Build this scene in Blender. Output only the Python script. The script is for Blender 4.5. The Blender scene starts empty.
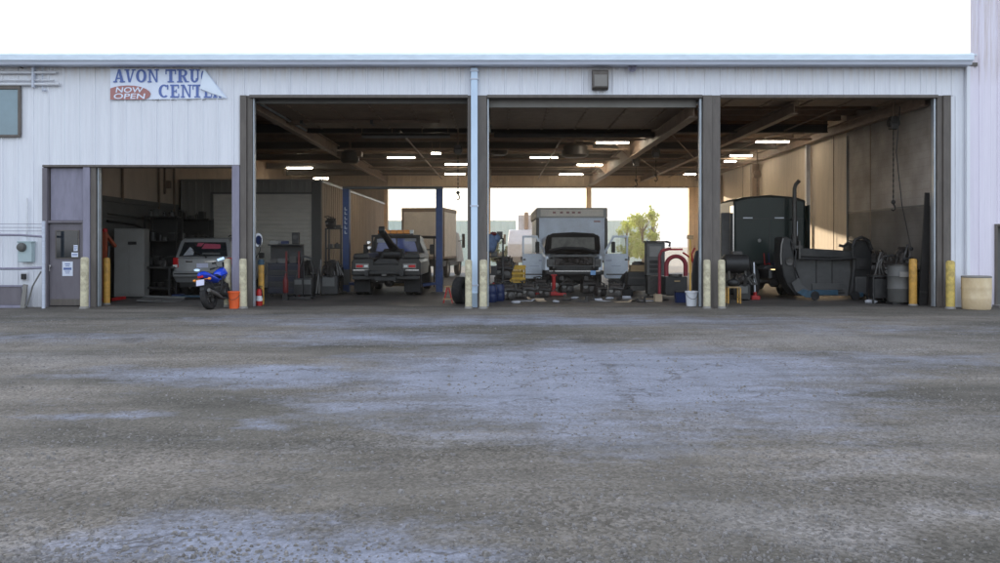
import bpy, bmesh, math, random
from mathutils import Vector, Matrix, Euler
random.seed(11)
R = math.radians
PI = math.pi
scene = bpy.context.scene
COL = scene.collection
# ------------------------------------------------------------------ survey: image bearings -> metres
EYE, F0, CX, HY = 1.55, 832.0, 500.0, 245.0
def wx(px, D): return (px-CX)*D/F0
def wz(py, D): return EYE+(HY-py)*D/F0
FD = 20.8          # facade distance
BD = 46.0          # rear wall distance

# ------------------------------------------------------------------ mesh builder
class MB:
    def __init__(s): s.v=[]; s.f=[]
    def add(s, vs, fs, M=None):
        b=len(s.v)
        for v in vs:
            v=Vector(v)
            s.v.append(tuple(M@v) if M else tuple(v))
        for f in fs: s.f.append([b+i for i in f])
        return s
    def box(s,x0,x1,y0,y1,z0,z1,M=None):
        vs=[(x0,y0,z0),(x1,y0,z0),(x1,y1,z0),(x0,y1,z0),(x0,y0,z1),(x1,y0,z1),(x1,y1,z1),(x0,y1,z1)]
        return s.add(vs,[(0,3,2,1),(4,5,6,7),(0,1,5,4),(1,2,6,5),(2,3,7,6),(3,0,4,7)],M)
    def obox(s,c,sz,rot=(0,0,0)):
        M=Matrix.Translation(c)@Euler(rot).to_matrix().to_4x4()
        x,y,z=sz[0]/2,sz[1]/2,sz[2]/2
        return s.box(-x,x,-y,y,-z,z,M)
    def bar(s,p0,p1,w,h=None):
        p0,p1=Vector(p0),Vector(p1); d=p1-p0; L=d.length
        q=d.to_track_quat('Z','Y') if abs(d.normalized().z)<.99 else (Euler((0,0,0)).to_quaternion() if d.z>0 else Euler((PI,0,0)).to_quaternion())
        M=Matrix.Translation(p0)@q.to_matrix().to_4x4()
        h=h or w
        return s.box(-w/2,w/2,-h/2,h/2,0,L,M)
    def ring(s,rings,cap=True,closed=False):
        n=len(rings[0]); b=len(s.v)
        for r in rings: s.v.extend(tuple(p) for p in r)
        m=len(rings)
        for i in range(m-1+(1 if closed else 0)):
            a=b+i*n; c=b+((i+1)%m)*n
            for j in range(n):
                k=(j+1)%n
                s.f.append([a+j,a+k,c+k,c+j])
        if cap and not closed:
            s.f.append([b+j for j in range(n)][::-1]); s.f.append([b+(m-1)*n+j for j in range(n)])
        return s
    def tube(s,pts,r,n=8):
        pts=[Vector(p) for p in pts]; rings=[]
        up=None
        for i,p in enumerate(pts):
            d=(pts[min(i+1,len(pts)-1)]-pts[max(i-1,0)]).normalized()
            if up is None: up=Vector((0,0,1)) if abs(d.z)<.9 else Vector((1,0,0))
            a=d.cross(up).normalized(); c=a.cross(d).normalized(); up=c
            rr=r[i] if isinstance(r,(list,tuple)) else r
            rings.append([p+(a*math.cos(t)+c*math.sin(t))*rr for t in [2*PI*k/n for k in range(n)]])
        return s.ring(rings)
    def cyl(s,p0,p1,r,r1=None,n=16): return s.tube([p0,p1],[r,r if r1 is None else r1],n)
    def lathe(s,c,axis,prof,n=24,closed=False):
        c=Vector(c); ax=Vector(axis).normalized()
        q=ax.to_track_quat('Z','Y'); rings=[]
        for (r,h) in prof:
            rings.append([c+q@Vector((r*math.cos(2*PI*k/n),r*math.sin(2*PI*k/n),h)) for k in range(n)])
        return s.ring(rings,cap=not closed,closed=closed)
    def prism(s,prof,a0,a1,axis='x'):
        def P(u,v,a): return {'x':(a,u,v),'y':(u,a,v),'z':(u,v,a)}[axis]
        n=len(prof)
        return s.ring([[P(u,v,a0) for u,v in prof],[P(u,v,a1) for u,v in prof]])
    def ball(s,c,r,n=10,m=7,jit=0):
        if not isinstance(r,(tuple,list)): r=(r,r,r)
        rings=[]
        for i in range(1,m):
            t=PI*i/m
            rings.append([Vector((c[0]+r[0]*math.sin(t)*math.cos(2*PI*k/n)*(1+random.uniform(-jit,jit)),c[1]+r[1]*math.sin(t)*math.sin(2*PI*k/n)*(1+random.uniform(-jit,jit)),c[2]+r[2]*math.cos(t)*(1+random.uniform(-jit,jit)))) for k in range(n)])
        return s.ring(rings)
    def ribbed(s,O,U,V,N,lu,lv,pitch=.3,depth=.03,rib=.05,minor=True,off=0):
        O,U,V,N=Vector(O),Vector(U),Vector(V),Vector(N)
        prof=[(0,0)]; u=off
        while u<lu-.001:
            for (a,b) in [(u,0),(u+.015,depth),(u+rib,depth),(u+rib+.015,0)]:
                if 0<a<lu: prof.append((a,b))
            if minor:
                for k in (1,2):
                    w=u+pitch*k/3+.02
                    for (a,b) in [(w,0),(w+.008,depth*.22),(w+.03,depth*.22),(w+.038,0)]:
                        if 0<a<lu: prof.append((a,b))
            u+=pitch
        prof.append((lu,0)); b0=len(s.v)
        for (a,b) in prof: s.v.append(tuple(O+U*a+N*b)); s.v.append(tuple(O+U*a+N*b+V*lv))
        for i in range(len(prof)-1):
            a=b0+2*i; s.f.append([a,a+2,a+3,a+1])
        return s
    def build(s,name,mat,parent=None,bevel=0,smooth=None,label=None):
        me=bpy.data.meshes.new(name); me.from_pydata(s.v,[],s.f); me.update()
        bm=bmesh.new(); bm.from_mesh(me); bmesh.ops.recalc_face_normals(bm,faces=bm.faces); bm.to_mesh(me); bm.free()
        if smooth:
            me.polygons.foreach_set('use_smooth',[True]*len(me.polygons))
            me.set_sharp_from_angle(angle=R(smooth))
        me.materials.append(mat)
        o=bpy.data.objects.new(name,me); COL.objects.link(o)
        if parent: o.parent=parent
        if bevel:
            md=o.modifiers.new('bevel','BEVEL'); md.width=bevel; md.segments=2; md.limit_method='ANGLE'; md.angle_limit=R(35)
        if label: o['label']=label
        return o
def rbox(x0,x1,y0,y1,z0,z1,M=None): return MB().box(x0,x1,y0,y1,z0,z1,M)

def thing(name,label,cat,loc=(0,0,0),rz=0,group=None,rot=None):
    o=bpy.data.objects.new(name,None); COL.objects.link(o)
    o.empty_display_size=.3
    o.location=loc; o.rotation_euler=rot or (0,0,rz); o['label']=label; o['category']=cat
    if group: o['group']=group
    return o
def tag(o,label,cat,group=None,kind=None):
    if label: o['label']=label
    if cat: o['category']=cat
    if group: o['group']=group
    if kind: o['kind']=kind
    return o
def dup(root,loc,rz=0,label=None,group=None,rot=None,scale=None):
    r=root.copy(); COL.objects.link(r); r.location=loc; r.rotation_euler=rot or (0,0,rz)
    if label: r['label']=label
    if group: r['group']=group
    if scale: r.scale=scale
    for ch in list(root.children):
        c=ch.copy(); COL.objects.link(c); c.parent=r
        for g in list(ch.children):
            d=g.copy(); COL.objects.link(d); d.parent=c
    return r

# ------------------------------------------------------------------ materials
def newmat(name):
    m=bpy.data.materials.new(name); m.use_nodes=True
    return m,m.node_tree.nodes,m.node_tree.links,m.node_tree.nodes['Principled BSDF']
def tex(nt,kind,**k):
    n=nt.new(kind)
    for a,b in k.items():
        if a in n.inputs: n.inputs[a].default_value=b
    return n
def mat(name,c,rough=.6,metal=0,var=.25,scale=4,stretch=(1,1,1),bump=.1,c2=None,dirt=None,dirtamt=.35,spec=.4,coat=0,bscale=40):
    m,N,L,P=newmat(name)
    tc=N.new('ShaderNodeTexCoord'); mp=N.new('ShaderNodeMapping'); mp.inputs['Scale'].default_value=stretch
    L.new(tc.outputs['Object'],mp.inputs['Vector'])
    n1=tex(N,'ShaderNodeTexNoise',Scale=scale,Detail=8,Roughness=.65); L.new(mp.outputs[0],n1.inputs['Vector'])
    cr=N.new('ShaderNodeValToRGB'); cr.color_ramp.elements[0].position=.3; cr.color_ramp.elements[1].position=.72
    lo=c2 or tuple(x*(1-var) for x in c); hi=tuple(min(1,x*(1+var*.35)) for x in c)
    cr.color_ramp.elements[0].color=(*lo,1); cr.color_ramp.elements[1].color=(*hi,1)
    L.new(n1.outputs['Fac'],cr.inputs['Fac']); out=cr.outputs['Color']
    if dirt:
        n2=tex(N,'ShaderNodeTexNoise',Scale=scale*.45,Detail=10,Roughness=.7); L.new(tc.outputs['Object'],n2.inputs['Vector'])
        r2=N.new('ShaderNodeValToRGB'); r2.color_ramp.elements[0].position=.45; r2.color_ramp.elements[1].position=.75
        r2.color_ramp.elements[0].color=(0,0,0,1); r2.color_ramp.elements[1].color=(dirtamt,)*3+(1,)
        L.new(n2.outputs['Fac'],r2.inputs['Fac'])
        mx=N.new('ShaderNodeMix'); mx.data_type='RGBA'; L.new(r2.outputs['Color'],mx.inputs['Factor'])
        L.new(out,mx.inputs['A']); mx.inputs['B'].default_value=(*dirt,1); out=mx.outputs['Result']
    L.new(out,P.inputs['Base Color'])
    P.inputs['Roughness'].default_value=rough; P.inputs['Metallic'].default_value=metal
    P.inputs['Specular IOR Level'].default_value=spec
    if coat: P.inputs['Coat Weight'].default_value=coat; P.inputs['Coat Roughness'].default_value=.08
    if bump:
        n3=tex(N,'ShaderNodeTexNoise',Scale=bscale,Detail=4); L.new(tc.outputs['Object'],n3.inputs['Vector'])
        b=N.new('ShaderNodeBump'); b.inputs['Strength'].default_value=bump; b.inputs['Distance'].default_value=.01
        L.new(n3.outputs['Fac'],b.inputs['Height']); L.new(b.outputs[0],P.inputs['Normal'])
    return m
def emit(name,c,s):
    m,N,L,P=newmat(name); P.inputs['Base Color'].default_value=(*c,1); P.inputs['Emission Color'].default_value=(*c,1); P.inputs['Emission Strength'].default_value=s
    n=tex(N,'ShaderNodeTexNoise',Scale=3.0); mr=N.new('ShaderNodeMapRange'); mr.inputs['To Min'].default_value=s*.85; mr.inputs['To Max'].default_value=s*1.15
    L.new(n.outputs['Fac'],mr.inputs['Value']); L.new(mr.outputs[0],P.inputs['Emission Strength'])
    return m
def glassmat(name,c=(.02,.025,.03),rough=.06,var=.3):
    return mat(name,c,rough,0,var,2,bump=0,spec=.8)

M={}
def wallmat(name,c,streak,lowdirt=True):
    m,N,L,P=newmat(name)
    tc=N.new('ShaderNodeTexCoord'); mp=N.new('ShaderNodeMapping'); mp.inputs['Scale'].default_value=(3.2,3.2,.16)
    L.new(tc.outputs['Object'],mp.inputs['Vector'])
    n1=tex(N,'ShaderNodeTexNoise',Scale=3.0,Detail=9,Roughness=.7); L.new(mp.outputs[0],n1.inputs['Vector'])
    cr=N.new('ShaderNodeValToRGB'); cr.color_ramp.elements[0].position=.30; cr.color_ramp.elements[1].position=.66
    cr.color_ramp.elements[0].color=(*streak,1); cr.color_ramp.elements[1].color=(*c,1)
    L.new(n1.outputs['Fac'],cr.inputs['Fac'])
    n2=tex(N,'ShaderNodeTexNoise',Scale=.5,Detail=4); L.new(tc.outputs['Object'],n2.inputs['Vector'])
    mx=N.new('ShaderNodeMix'); mx.data_type='RGBA'; mx.blend_type='MULTIPLY'; mx.inputs['Factor'].default_value=.35
    L.new(cr.outputs['Color'],mx.inputs['A']); L.new(n2.outputs['Color'],mx.inputs['B'])
    r3=N.new('ShaderNodeValToRGB'); r3.color_ramp.elements[0].color=(.72,.72,.73,1); r3.color_ramp.elements[1].color=(1,1,1,1)
    L.new(n2.outputs['Fac'],r3.inputs['Fac']); L.new(r3.outputs['Color'],mx.inputs['B'])
    out=mx.outputs['Result']
    if lowdirt:
        sx=N.new('ShaderNodeSeparateXYZ'); L.new(tc.outputs['Object'],sx.inputs[0])
        mr=N.new('ShaderNodeMapRange'); mr.inputs['From Min'].default_value=0; mr.inputs['From Max'].default_value=.9; mr.inputs['To Min'].default_value=.6; mr.inputs['To Max'].default_value=0
        L.new(sx.outputs['Z'],mr.inputs['Value'])
        mu=N.new('ShaderNodeMath'); mu.operation='MULTIPLY'; L.new(mr.outputs[0],mu.inputs[0]); L.new(n1.outputs['Fac'],mu.inputs[1])
        m2=N.new('ShaderNodeMix'); m2.data_type='RGBA'; L.new(mu.outputs[0],m2.inputs['Factor']); L.new(out,m2.inputs['A']); m2.inputs['B'].default_value=(.16,.14,.12,1); out=m2.outputs['Result']
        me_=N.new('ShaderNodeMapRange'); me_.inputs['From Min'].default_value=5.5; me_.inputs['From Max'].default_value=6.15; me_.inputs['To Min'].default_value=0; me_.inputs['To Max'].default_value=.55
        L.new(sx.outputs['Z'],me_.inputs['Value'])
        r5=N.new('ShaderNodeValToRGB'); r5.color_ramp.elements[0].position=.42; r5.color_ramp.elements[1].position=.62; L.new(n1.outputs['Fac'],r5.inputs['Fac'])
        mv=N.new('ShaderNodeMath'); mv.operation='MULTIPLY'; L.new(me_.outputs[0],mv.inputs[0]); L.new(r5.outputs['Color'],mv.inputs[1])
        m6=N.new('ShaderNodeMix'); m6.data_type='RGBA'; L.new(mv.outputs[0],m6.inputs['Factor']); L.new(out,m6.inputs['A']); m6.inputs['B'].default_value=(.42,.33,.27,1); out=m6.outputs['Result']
    L.new(out,P.inputs['Base Color']); P.inputs['Roughness'].default_value=.5
    return m
M['wall']=wallmat('painted_steel_siding',(.80,.82,.87),(.70,.715,.77))
M['wall2']=wallmat('lilac_steel_siding',(.82,.78,.88),(.74,.70,.80))
M['trim']=mat('roof_trim_paint',(.70,.80,.90),.45,0,.15,3,(1,1,4))
M['gut']=mat('gutter_paint',(.56,.60,.70),.45,0,.2,3,(.3,1,6))
M['brown']=mat('brown_frame_paint',(.135,.118,.105),.55,0,.3,5,(2,2,.4),dirt=(.12,.10,.085))
M['purple']=mat('faded_lilac_paint',(.25,.24,.31),.55,0,.2,5,(2,2,.4))
M['doorgrey']=mat('mauve_door_paint',(.16,.145,.165),.5,0,.2,3,(2,2,.5))
M['track']=mat('galvanised_track',(.42,.46,.50),.4,.5,.2,8,(1,1,.5))
M['pipe']=mat('pale_blue_downspout',(.58,.72,.88),.4,0,.12,4,(1,1,.3))
M['insul']=mat('orange_brown_ceiling',(.85,.56,.36),.8,0,.35,1.2,(1,1,1),c2=(.68,.42,.26))
M['purlin']=mat('dark_roof_steel',(.24,.17,.12),.6,0,.3,3)
M['girder']=mat('primer_steel_girder',(.32,.23,.17),.6,0,.3,3,c2=(.2,.145,.11))
M['conc']=mat('oily_concrete_floor',(.10,.09,.08),.55,0,.5,.8,dirt=(.03,.028,.026),dirtamt=.8,bump=.15)
M['blockhi']=mat('cream_upper_wall',(.58,.47,.37),.8,0,.2,1.5,(1,1,.5))
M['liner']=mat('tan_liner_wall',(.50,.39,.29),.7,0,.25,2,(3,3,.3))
M['office']=mat('grey_office_siding',(.27,.25,.225),.6,0,.2,3,(3,3,.3))
M['rollup']=mat('white_rollup_door',(.72,.66,.58),.6,0,.18,2,(1,1,3))
M['black']=mat('black_paint',(.026,.025,.025),.45,0,.4,6,dirt=(.06,.055,.05),dirtamt=.3)
M['rubber']=mat('tyre_rubber',(.02,.02,.021),.85,0,.4,12,bump=.4,dirt=(.07,.06,.05),dirtamt=.4)
M['steel']=mat('greasy_steel',(.10,.095,.09),.45,.6,.5,9,dirt=(.04,.03,.025),dirtamt=.6)
M['chrome']=mat('chrome',(.7,.7,.7),.15,1,.1,4,bump=0)
M['cream']=mat('cream_bollard_paint',(.66,.61,.43),.6,0,.3,9,dirt=(.20,.15,.10),dirtamt=1.0,bump=.3)
M['yellow']=mat('yellow_bollard_paint',(.66,.50,.14),.55,0,.3,9,dirt=(.20,.14,.07),dirtamt=1.0,bump=.3)
M['orangey']=mat('orange_bollard_paint',(.62,.34,.07),.55,0,.25,6,dirt=(.12,.07,.03),dirtamt=1.0)
M['orange']=mat('orange_plastic',(.75,.12,.03),.45,0,.15,4)
M['white']=mat('white_paint',(.68,.70,.74),.4,0,.15,3,dirt=(.3,.27,.24),dirtamt=.35)
M['vanwhite']=mat('van_white_paint',(.84,.90,1.0),.35,0,.12,2,dirt=(.25,.22,.2),dirtamt=.4,coat=.4)
M['boxwhite']=mat('box_body_sheet',(.80,.86,.96),.45,0,.12,2,dirt=(.3,.26,.22),dirtamt=.35)
M['boxtan']=mat('tan_box_body',(.90,.82,.72),.5,0,.15,2)
M['red']=mat('red_paint',(.45,.02,.02),.4,0,.3,6,dirt=(.08,.03,.02),dirtamt=.5)
M['redlens']=mat('red_lens',(.55,.015,.02),.2,0,.1,4,bump=0)
M['amber']=mat('amber_lens',(1.0,.34,.05),.25,0,.15,9,bump=0)
M['whitelens']=mat('clear_lens',(.75,.75,.72),.2,0,.1,4,bump=0)
M['blue']=mat('lift_blue_paint',(.035,.075,.22),.45,0,.25,5,dirt=(.03,.03,.04),dirtamt=.5)
M['bikeblue']=mat('motorcycle_blue',(.02,.07,.62),.25,0,.15,4,coat=.7,bump=0)
M['drumblue']=mat('blue_plastic',(.014,.025,.085),.4,0,.2,5,dirt=(.02,.02,.03))
M['tealblue']=mat('worn_blue_paint',(.035,.09,.14),.5,0,.4,9,dirt=(.03,.03,.03),dirtamt=.8)
M['silver']=mat('silver_car_paint',(.32,.32,.32),.35,.3,.12,2,coat=.5,dirt=(.15,.13,.11))
M['towgrey']=mat('charcoal_truck_paint',(.022,.021,.020),.4,.1,.3,3,coat=.1,dirt=(.06,.05,.04),dirtamt=.4)
M['sleeper']=mat('dark_green_sleeper_paint',(.008,.019,.016),.4,0,.25,1.5,coat=.15,spec=.25,dirt=(.02,.02,.018),dirtamt=.3)
M['hood']=mat('dusty_black_fibreglass',(.022,.022,.022),.5,0,.3,3,dirt=(.10,.09,.08),dirtamt=.5)
M['hoodin']=mat('raw_grey_fibreglass',(.09,.088,.085),.7,0,.3,3,dirt=(.03,.03,.03),dirtamt=.5)
M['glass']=glassmat('dark_glass')
M['glassblue']=mat('cab_glass_painted_sky',(.13,.17,.42),.1,0,.4,3,bump=0,spec=.8)  # sky reflection painted in as the blue base colour
M['winteal']=mat('teal_window_glass',(.16,.25,.30),.08,0,.2,1.2,bump=0,spec=.9)
M['grey']=mat('grey_cabinet_enamel',(.24,.23,.215),.5,0,.12,3,dirt=(.15,.13,.11),dirtamt=.4)
M['darkgrey']=mat('dark_grey_enamel',(.12,.118,.112),.5,0,.2,3)
M['meter']=mat('pale_green_meter_box',(.42,.52,.54),.5,0,.12,4)
M['paper']=mat('notice_paper',(.66,.70,.80),.8,0,.08,5,bump=0)
M['ink']=mat('blue_ink',(.13,.18,.38),.8,0,.15,30,bump=0)
M['banner']=mat('white_banner_vinyl',(.74,.80,.93),.45,0,.06,3,bump=.05)
M['bannerback']=mat('banner_back_vinyl',(.76,.84,.95),.5,0,.05,3,bump=.05)
M['bred']=mat('faded_red_brown_print',(.42,.20,.19),.6,0,.1,8,bump=0)
M['bblue']=mat('faded_blue_print',(.13,.19,.46),.6,0,.12,8,bump=0)
M['woody']=mat('worn_wood',(.36,.25,.13),.8,0,.3,5,(1,1,6))
M['yellowc']=mat('yellow_crate_plastic',(.62,.37,.04),.5,0,.2,5)
M['pink']=mat('pink_sticker',(.42,.06,.11),.6,0,.1,5,bump=0)
M['skyfence']=mat('pale_green_fence_sheet',(.55,.66,.60),.6,0,.12,2,(2,2,.3))
M['plate']=mat('licence_plate',(.62,.62,.78),.4,0,.1,6,bump=0)
M['cloth']=mat('blue_cloth',(.12,.17,.28),.9,0,.3,8)
M['sack']=mat('pale_litter',(.42,.43,.46),.8,0,.3,8)
M['beige']=mat('beige_carton',(.45,.35,.24),.8,0,.2,5)
M['copper']=mat('oily_engine_iron',(.065,.055,.05),.5,.4,.5,14,dirt=(.15,.12,.10),dirtamt=.4)
M['lampw']=emit('fluorescent_tube_glow',(1.0,.86,.66),70)
M['lampy']=emit('lit_marker_lamp',(1.0,.75,.35),3)
M['glint']=emit('painted_glint_glow',(.55,.75,1.0),1.0)  # glow for the painted glints on the SUV, no lamp there
M['sunwall']=mat('sun_lightened_liner_wall',(.70,.60,.48),.7,0,.15,2,(3,3,.3))  # liner colour lightened so the sun patch on it reads brighter
M['dorange']=mat('grimy_orange_paint',(.34,.07,.03),.5,0,.3,6,dirt=(.08,.04,.03),dirtamt=.6)
M['mred']=mat('worn_crimson_paint',(.28,.02,.035),.5,0,.35,7,dirt=(.08,.03,.03),dirtamt=.7)
M['darkbeam']=mat('dark_cross_beam',(.035,.032,.03),.6,0,.3,3)
M['capgrey']=mat('box_cap_grey',(.50,.48,.45),.6,0,.15,3,dirt=(.2,.18,.15),dirtamt=.4)
M['navy']=mat('navy_enamel',(.012,.014,.03),.4,0,.2,5,dirt=(.02,.02,.03))
M['dred']=mat('dull_red_paint',(.14,.015,.015),.5,0,.3,6,dirt=(.05,.03,.02),dirtamt=.6)
M['postwood']=mat('rear_post_primer',(.78,.54,.32),.6,0,.25,3)
M['liner2']=mat('rear_wall_sheet',(.74,.60,.43),.6,0,.2,2)
M['hoodliner']=mat('worn_hood_liner',(.20,.19,.165),.8,0,.3,6,dirt=(.05,.045,.04),dirtamt=.6)
M['bark']=mat('bark',(.10,.075,.05),.9,0,.4,8,(1,1,.3),bump=.5)

def blockmat():
    m,N,L,P=newmat('painted_concrete_block')
    tc=N.new('ShaderNodeTexCoord'); sp=N.new('ShaderNodeSeparateXYZ'); cb=N.new('ShaderNodeCombineXYZ')
    L.new(tc.outputs['Object'],sp.inputs[0]); L.new(sp.outputs['Y'],cb.inputs['X']); L.new(sp.outputs['Z'],cb.inputs['Y'])
    br=tex(N,'ShaderNodeTexBrick',Scale=1.0); br.inputs['Brick Width'].default_value=.4; br.inputs['Row Height'].default_value=.2; br.inputs['Mortar Size'].default_value=.008
    L.new(cb.outputs[0],br.inputs['Vector'])
    n=tex(N,'ShaderNodeTexNoise',Scale=1.1,Detail=7); L.new(tc.outputs['Object'],n.inputs['Vector'])
    mr=N.new('ShaderNodeMapRange'); mr.inputs['From Min'].default_value=2.52; mr.inputs['From Max'].default_value=2.6
    L.new(sp.outputs['Z'],mr.inputs['Value'])
    a=N.new('ShaderNodeMix'); a.data_type='RGBA'; a.inputs['A'].default_value=(.15,.135,.12,1); a.inputs['B'].default_value=(.36,.32,.28,1)
    L.new(mr.outputs[0],a.inputs['Factor'])
    b=N.new('ShaderNodeMix'); b.data_type='RGBA'; b.blend_type='MULTIPLY'; b.inputs['Factor'].default_value=1
    L.new(a.outputs['Result'],b.inputs['A'])
    r=N.new('ShaderNodeValToRGB'); r.color_ramp.elements[0].color=(.6,.57,.54,1); r.color_ramp.elements[1].color=(1.1,1.1,1.1,1); r.color_ramp.elements[0].position=.3; r.color_ramp.elements[1].position=.65
    L.new(n.outputs['Fac'],r.inputs['Fac']); L.new(r.outputs['Color'],b.inputs['B'])
    c=N.new('ShaderNodeMix'); c.data_type='RGBA'; c.blend_type='MULTIPLY'; L.new(br.outputs['Fac'],c.inputs['Factor']); L.new(b.outputs['Result'],c.inputs['A']); c.inputs['B'].default_value=(.86,.86,.86,1)
    L.new(c.outputs['Result'],P.inputs['Base Color']); P.inputs['Roughness'].default_value=.7
    bp=N.new('ShaderNodeBump'); bp.inputs['Strength'].default_value=.15; bp.inputs['Distance'].default_value=.01; bp.invert=True
    L.new(br.outputs['Fac'],bp.inputs['Height']); L.new(bp.outputs[0],P.inputs['Normal'])
    return m
M['block']=blockmat()

# ------------------------------------------------------------------ ground
PATCH=[(1.0,17.2,7.5,1.7,.75),(-2.9,9.9,2.5,.85,1.05),(-2.2,14.0,2.6,1.3,.7),(1.0,10.0,3.2,3.4,1.25),(2.6,10.6,2.6,1.8,.95),(2.0,7.8,1.7,.6,.7),(-.9,8.0,1.2,.8,.55),
       (-1.15,4.35,1.15,.62,1.05),(-3.8,7.45,.6,.28,.8),(-2.1,7.4,.4,.22,.7),(-7.3,14.0,2.8,1.0,.55),(5.6,11.2,2.4,1.1,.5),(6.5,15.5,4,1.4,.4)]
BEIGE=[(1.9,4.7,1.5,.35,.8),(2.6,5.9,1.1,.3,.6),(-2.6,4.6,.8,.35,.7),(-.6,6.5,1.6,.3,.6),(5.2,13.5,3.5,1.6,.7),(4.0,7.0,2.0,.5,.5),(-6.5,11.5,2.5,1.0,.6),(1.8,7.2,1.3,.2,.5)]
def groundmat():
    m,N,L,P=newmat('worn_gravel_asphalt')
    g=N.new('ShaderNodeNewGeometry'); pos=g.outputs['Position']
    def noise(s,d=8,r=.6,vec=pos,dist=0):
        n=tex(N,'ShaderNodeTexNoise',Scale=s,Detail=d,Roughness=r,Distortion=dist); L.new(vec,n.inputs['Vector']); return n
    def math_(op,a,b=None,clamp=False):
        x=N.new('ShaderNodeMath'); x.operation=op; x.use_clamp=clamp
        for i,v in enumerate((a,b)):
            if v is None: continue
            if isinstance(v,(int,float)): x.inputs[i].default_value=v
            else: L.new(v,x.inputs[i])
        return x.outputs[0]
    def ramp(v,a,b,ca=(0,0,0),cb=(1,1,1)):
        r=N.new('ShaderNodeValToRGB'); r.color_ramp.elements[0].position=a; r.color_ramp.elements[1].position=b
        r.color_ramp.elements[0].color=(*ca,1); r.color_ramp.elements[1].color=(*cb,1); L.new(v,r.inputs['Fac']); return r.outputs['Color']
    def mix(f,a,b,mode='MIX'):
        x=N.new('ShaderNodeMix'); x.data_type='RGBA'; x.blend_type=mode
        for i,v in (('Factor',f),('A',a),('B',b)):
            if isinstance(v,tuple): x.inputs[i].default_value=(*v,1)
            elif isinstance(v,(int,float)): x.inputs[i].default_value=v
            else: L.new(v,x.inputs[i])
        return x.outputs['Result']
    # tyre-dragged stretch in x
    mp=N.new('ShaderNodeMapping'); mp.inputs['Scale'].default_value=(.35,1,1); L.new(pos,mp.inputs['Vector']); st=mp.outputs[0]
    # warped position
    wn=noise(.7,5,.6); vs=N.new('ShaderNodeVectorMath'); vs.operation='SUBTRACT'; L.new(wn.outputs['Color'],vs.inputs[0]); vs.inputs[1].default_value=(.5,.5,.5)
    vc=N.new('ShaderNodeVectorMath'); vc.operation='SCALE'; L.new(vs.outputs[0],vc.inputs[0]); vc.inputs['Scale'].default_value=2.2
    va=N.new('ShaderNodeVectorMath'); va.operation='ADD'; L.new(pos,va.inputs[0]); L.new(vc.outputs[0],va.inputs[1])
    def blobs(lst):
      total=None
      for (x,y,rx,ry,w) in lst:
          a=N.new('ShaderNodeVectorMath'); a.operation='SUBTRACT'; L.new(va.outputs[0],a.inputs[0]); a.inputs[1].default_value=(x,y,0)
          b=N.new('ShaderNodeVectorMath'); b.operation='MULTIPLY'; L.new(a.outputs[0],b.inputs[0]); b.inputs[1].default_value=(1/rx,1/ry,0)
          l=N.new('ShaderNodeVectorMath'); l.operation='LENGTH'; L.new(b.outputs[0],l.inputs[0])
          v=math_('MULTIPLY',math_('SUBTRACT',1.25,l.outputs['Value'],True),w)
          total=v if total is None else math_('MAXIMUM',total,v)
      return total
    total=blobs(PATCH); tan=blobs(BEIGE)
    n_mid=noise(2.3,10,.72,st)
    n_fine=noise(9,8,.7)
    mask=math_('ADD',total,math_('MULTIPLY',math_('SUBTRACT',n_mid.outputs['Fac'],.5),1.5))
    mask=math_('ADD',mask,math_('MULTIPLY',math_('SUBTRACT',n_fine.outputs['Fac'],.5),1.0))
    big=noise(.23,4,.5,st)
    mask=math_('ADD',mask,math_('MULTIPLY',math_('SUBTRACT',big.outputs['Fac'],.5),.7))
    pm=ramp(mask,.12,.85)
    dirt=mix(ramp(noise(.9,9,.7,st).outputs['Fac'],.32,.68),(.095,.088,.074),(.205,.188,.165))
    big2=noise(.38,7,.62,st,1.2)
    dirt=mix(1.0,dirt,ramp(big2.outputs['Fac'],.38,.60,(.66,.67,.64),(1.22,1.2,1.17)),'MULTIPLY')
    slab=mix(ramp(n_mid.outputs['Fac'],.35,.7),(.178,.192,.23),(.262,.28,.335))
    tm=math_('ADD',tan,math_('MULTIPLY',math_('SUBTRACT',n_mid.outputs['Fac'],.5),1.4))
    dirt=mix(math_('MULTIPLY',ramp(tm,.2,.8),.8),dirt,(.235,.222,.205))
    base=mix(pm,dirt,slab)
    # tyre tracks dragged towards the bays
    wv=tex(N,'ShaderNodeTexWave',Scale=.33,Distortion=3.5,Detail=3); wv.inputs['Detail Scale'].default_value=.4; mpw=N.new('ShaderNodeMapping'); mpw.inputs['Scale'].default_value=(1,.12,1); mpw.inputs['Rotation'].default_value=(0,0,.25); L.new(pos,mpw.inputs['Vector']); L.new(mpw.outputs[0],wv.inputs['Vector'])
    trk=ramp(wv.outputs['Fac'],.0,.22,(1,1,1),(0,0,0))
    base=mix(math_('MULTIPLY',trk,.14),base,(.085,.078,.068))
    # oil spots
    oil=tex(N,'ShaderNodeTexVoronoi',Scale=.55); L.new(va.outputs[0],oil.inputs['Vector'])
    base=mix(math_('MULTIPLY',ramp(oil.outputs['Distance'],.05,.16,(1,1,1),(0,0,0)),.5),base,(.055,.052,.048))
    # pebbles
    vo=tex(N,'ShaderNodeTexVoronoi',Scale=46.0); L.new(pos,vo.inputs['Vector'])
    vo2=tex(N,'ShaderNodeTexVoronoi',Scale=22.0); L.new(pos,vo2.inputs['Vector'])
    peb=ramp(vo.outputs['Color'],.15,.95,(.52,.51,.49),(1.55,1.55,1.62))
    pamt=ramp(noise(.6,6,.6).outputs['Fac'],.35,.65,(.35,.35,.35),(1,1,1))
    inv=math_('SUBTRACT',1.0,math_('MULTIPLY',pm,.5))
    base=mix(math_('MULTIPLY',pamt,inv),base,mix(1.0,base,peb,'MULTIPLY'))
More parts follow.
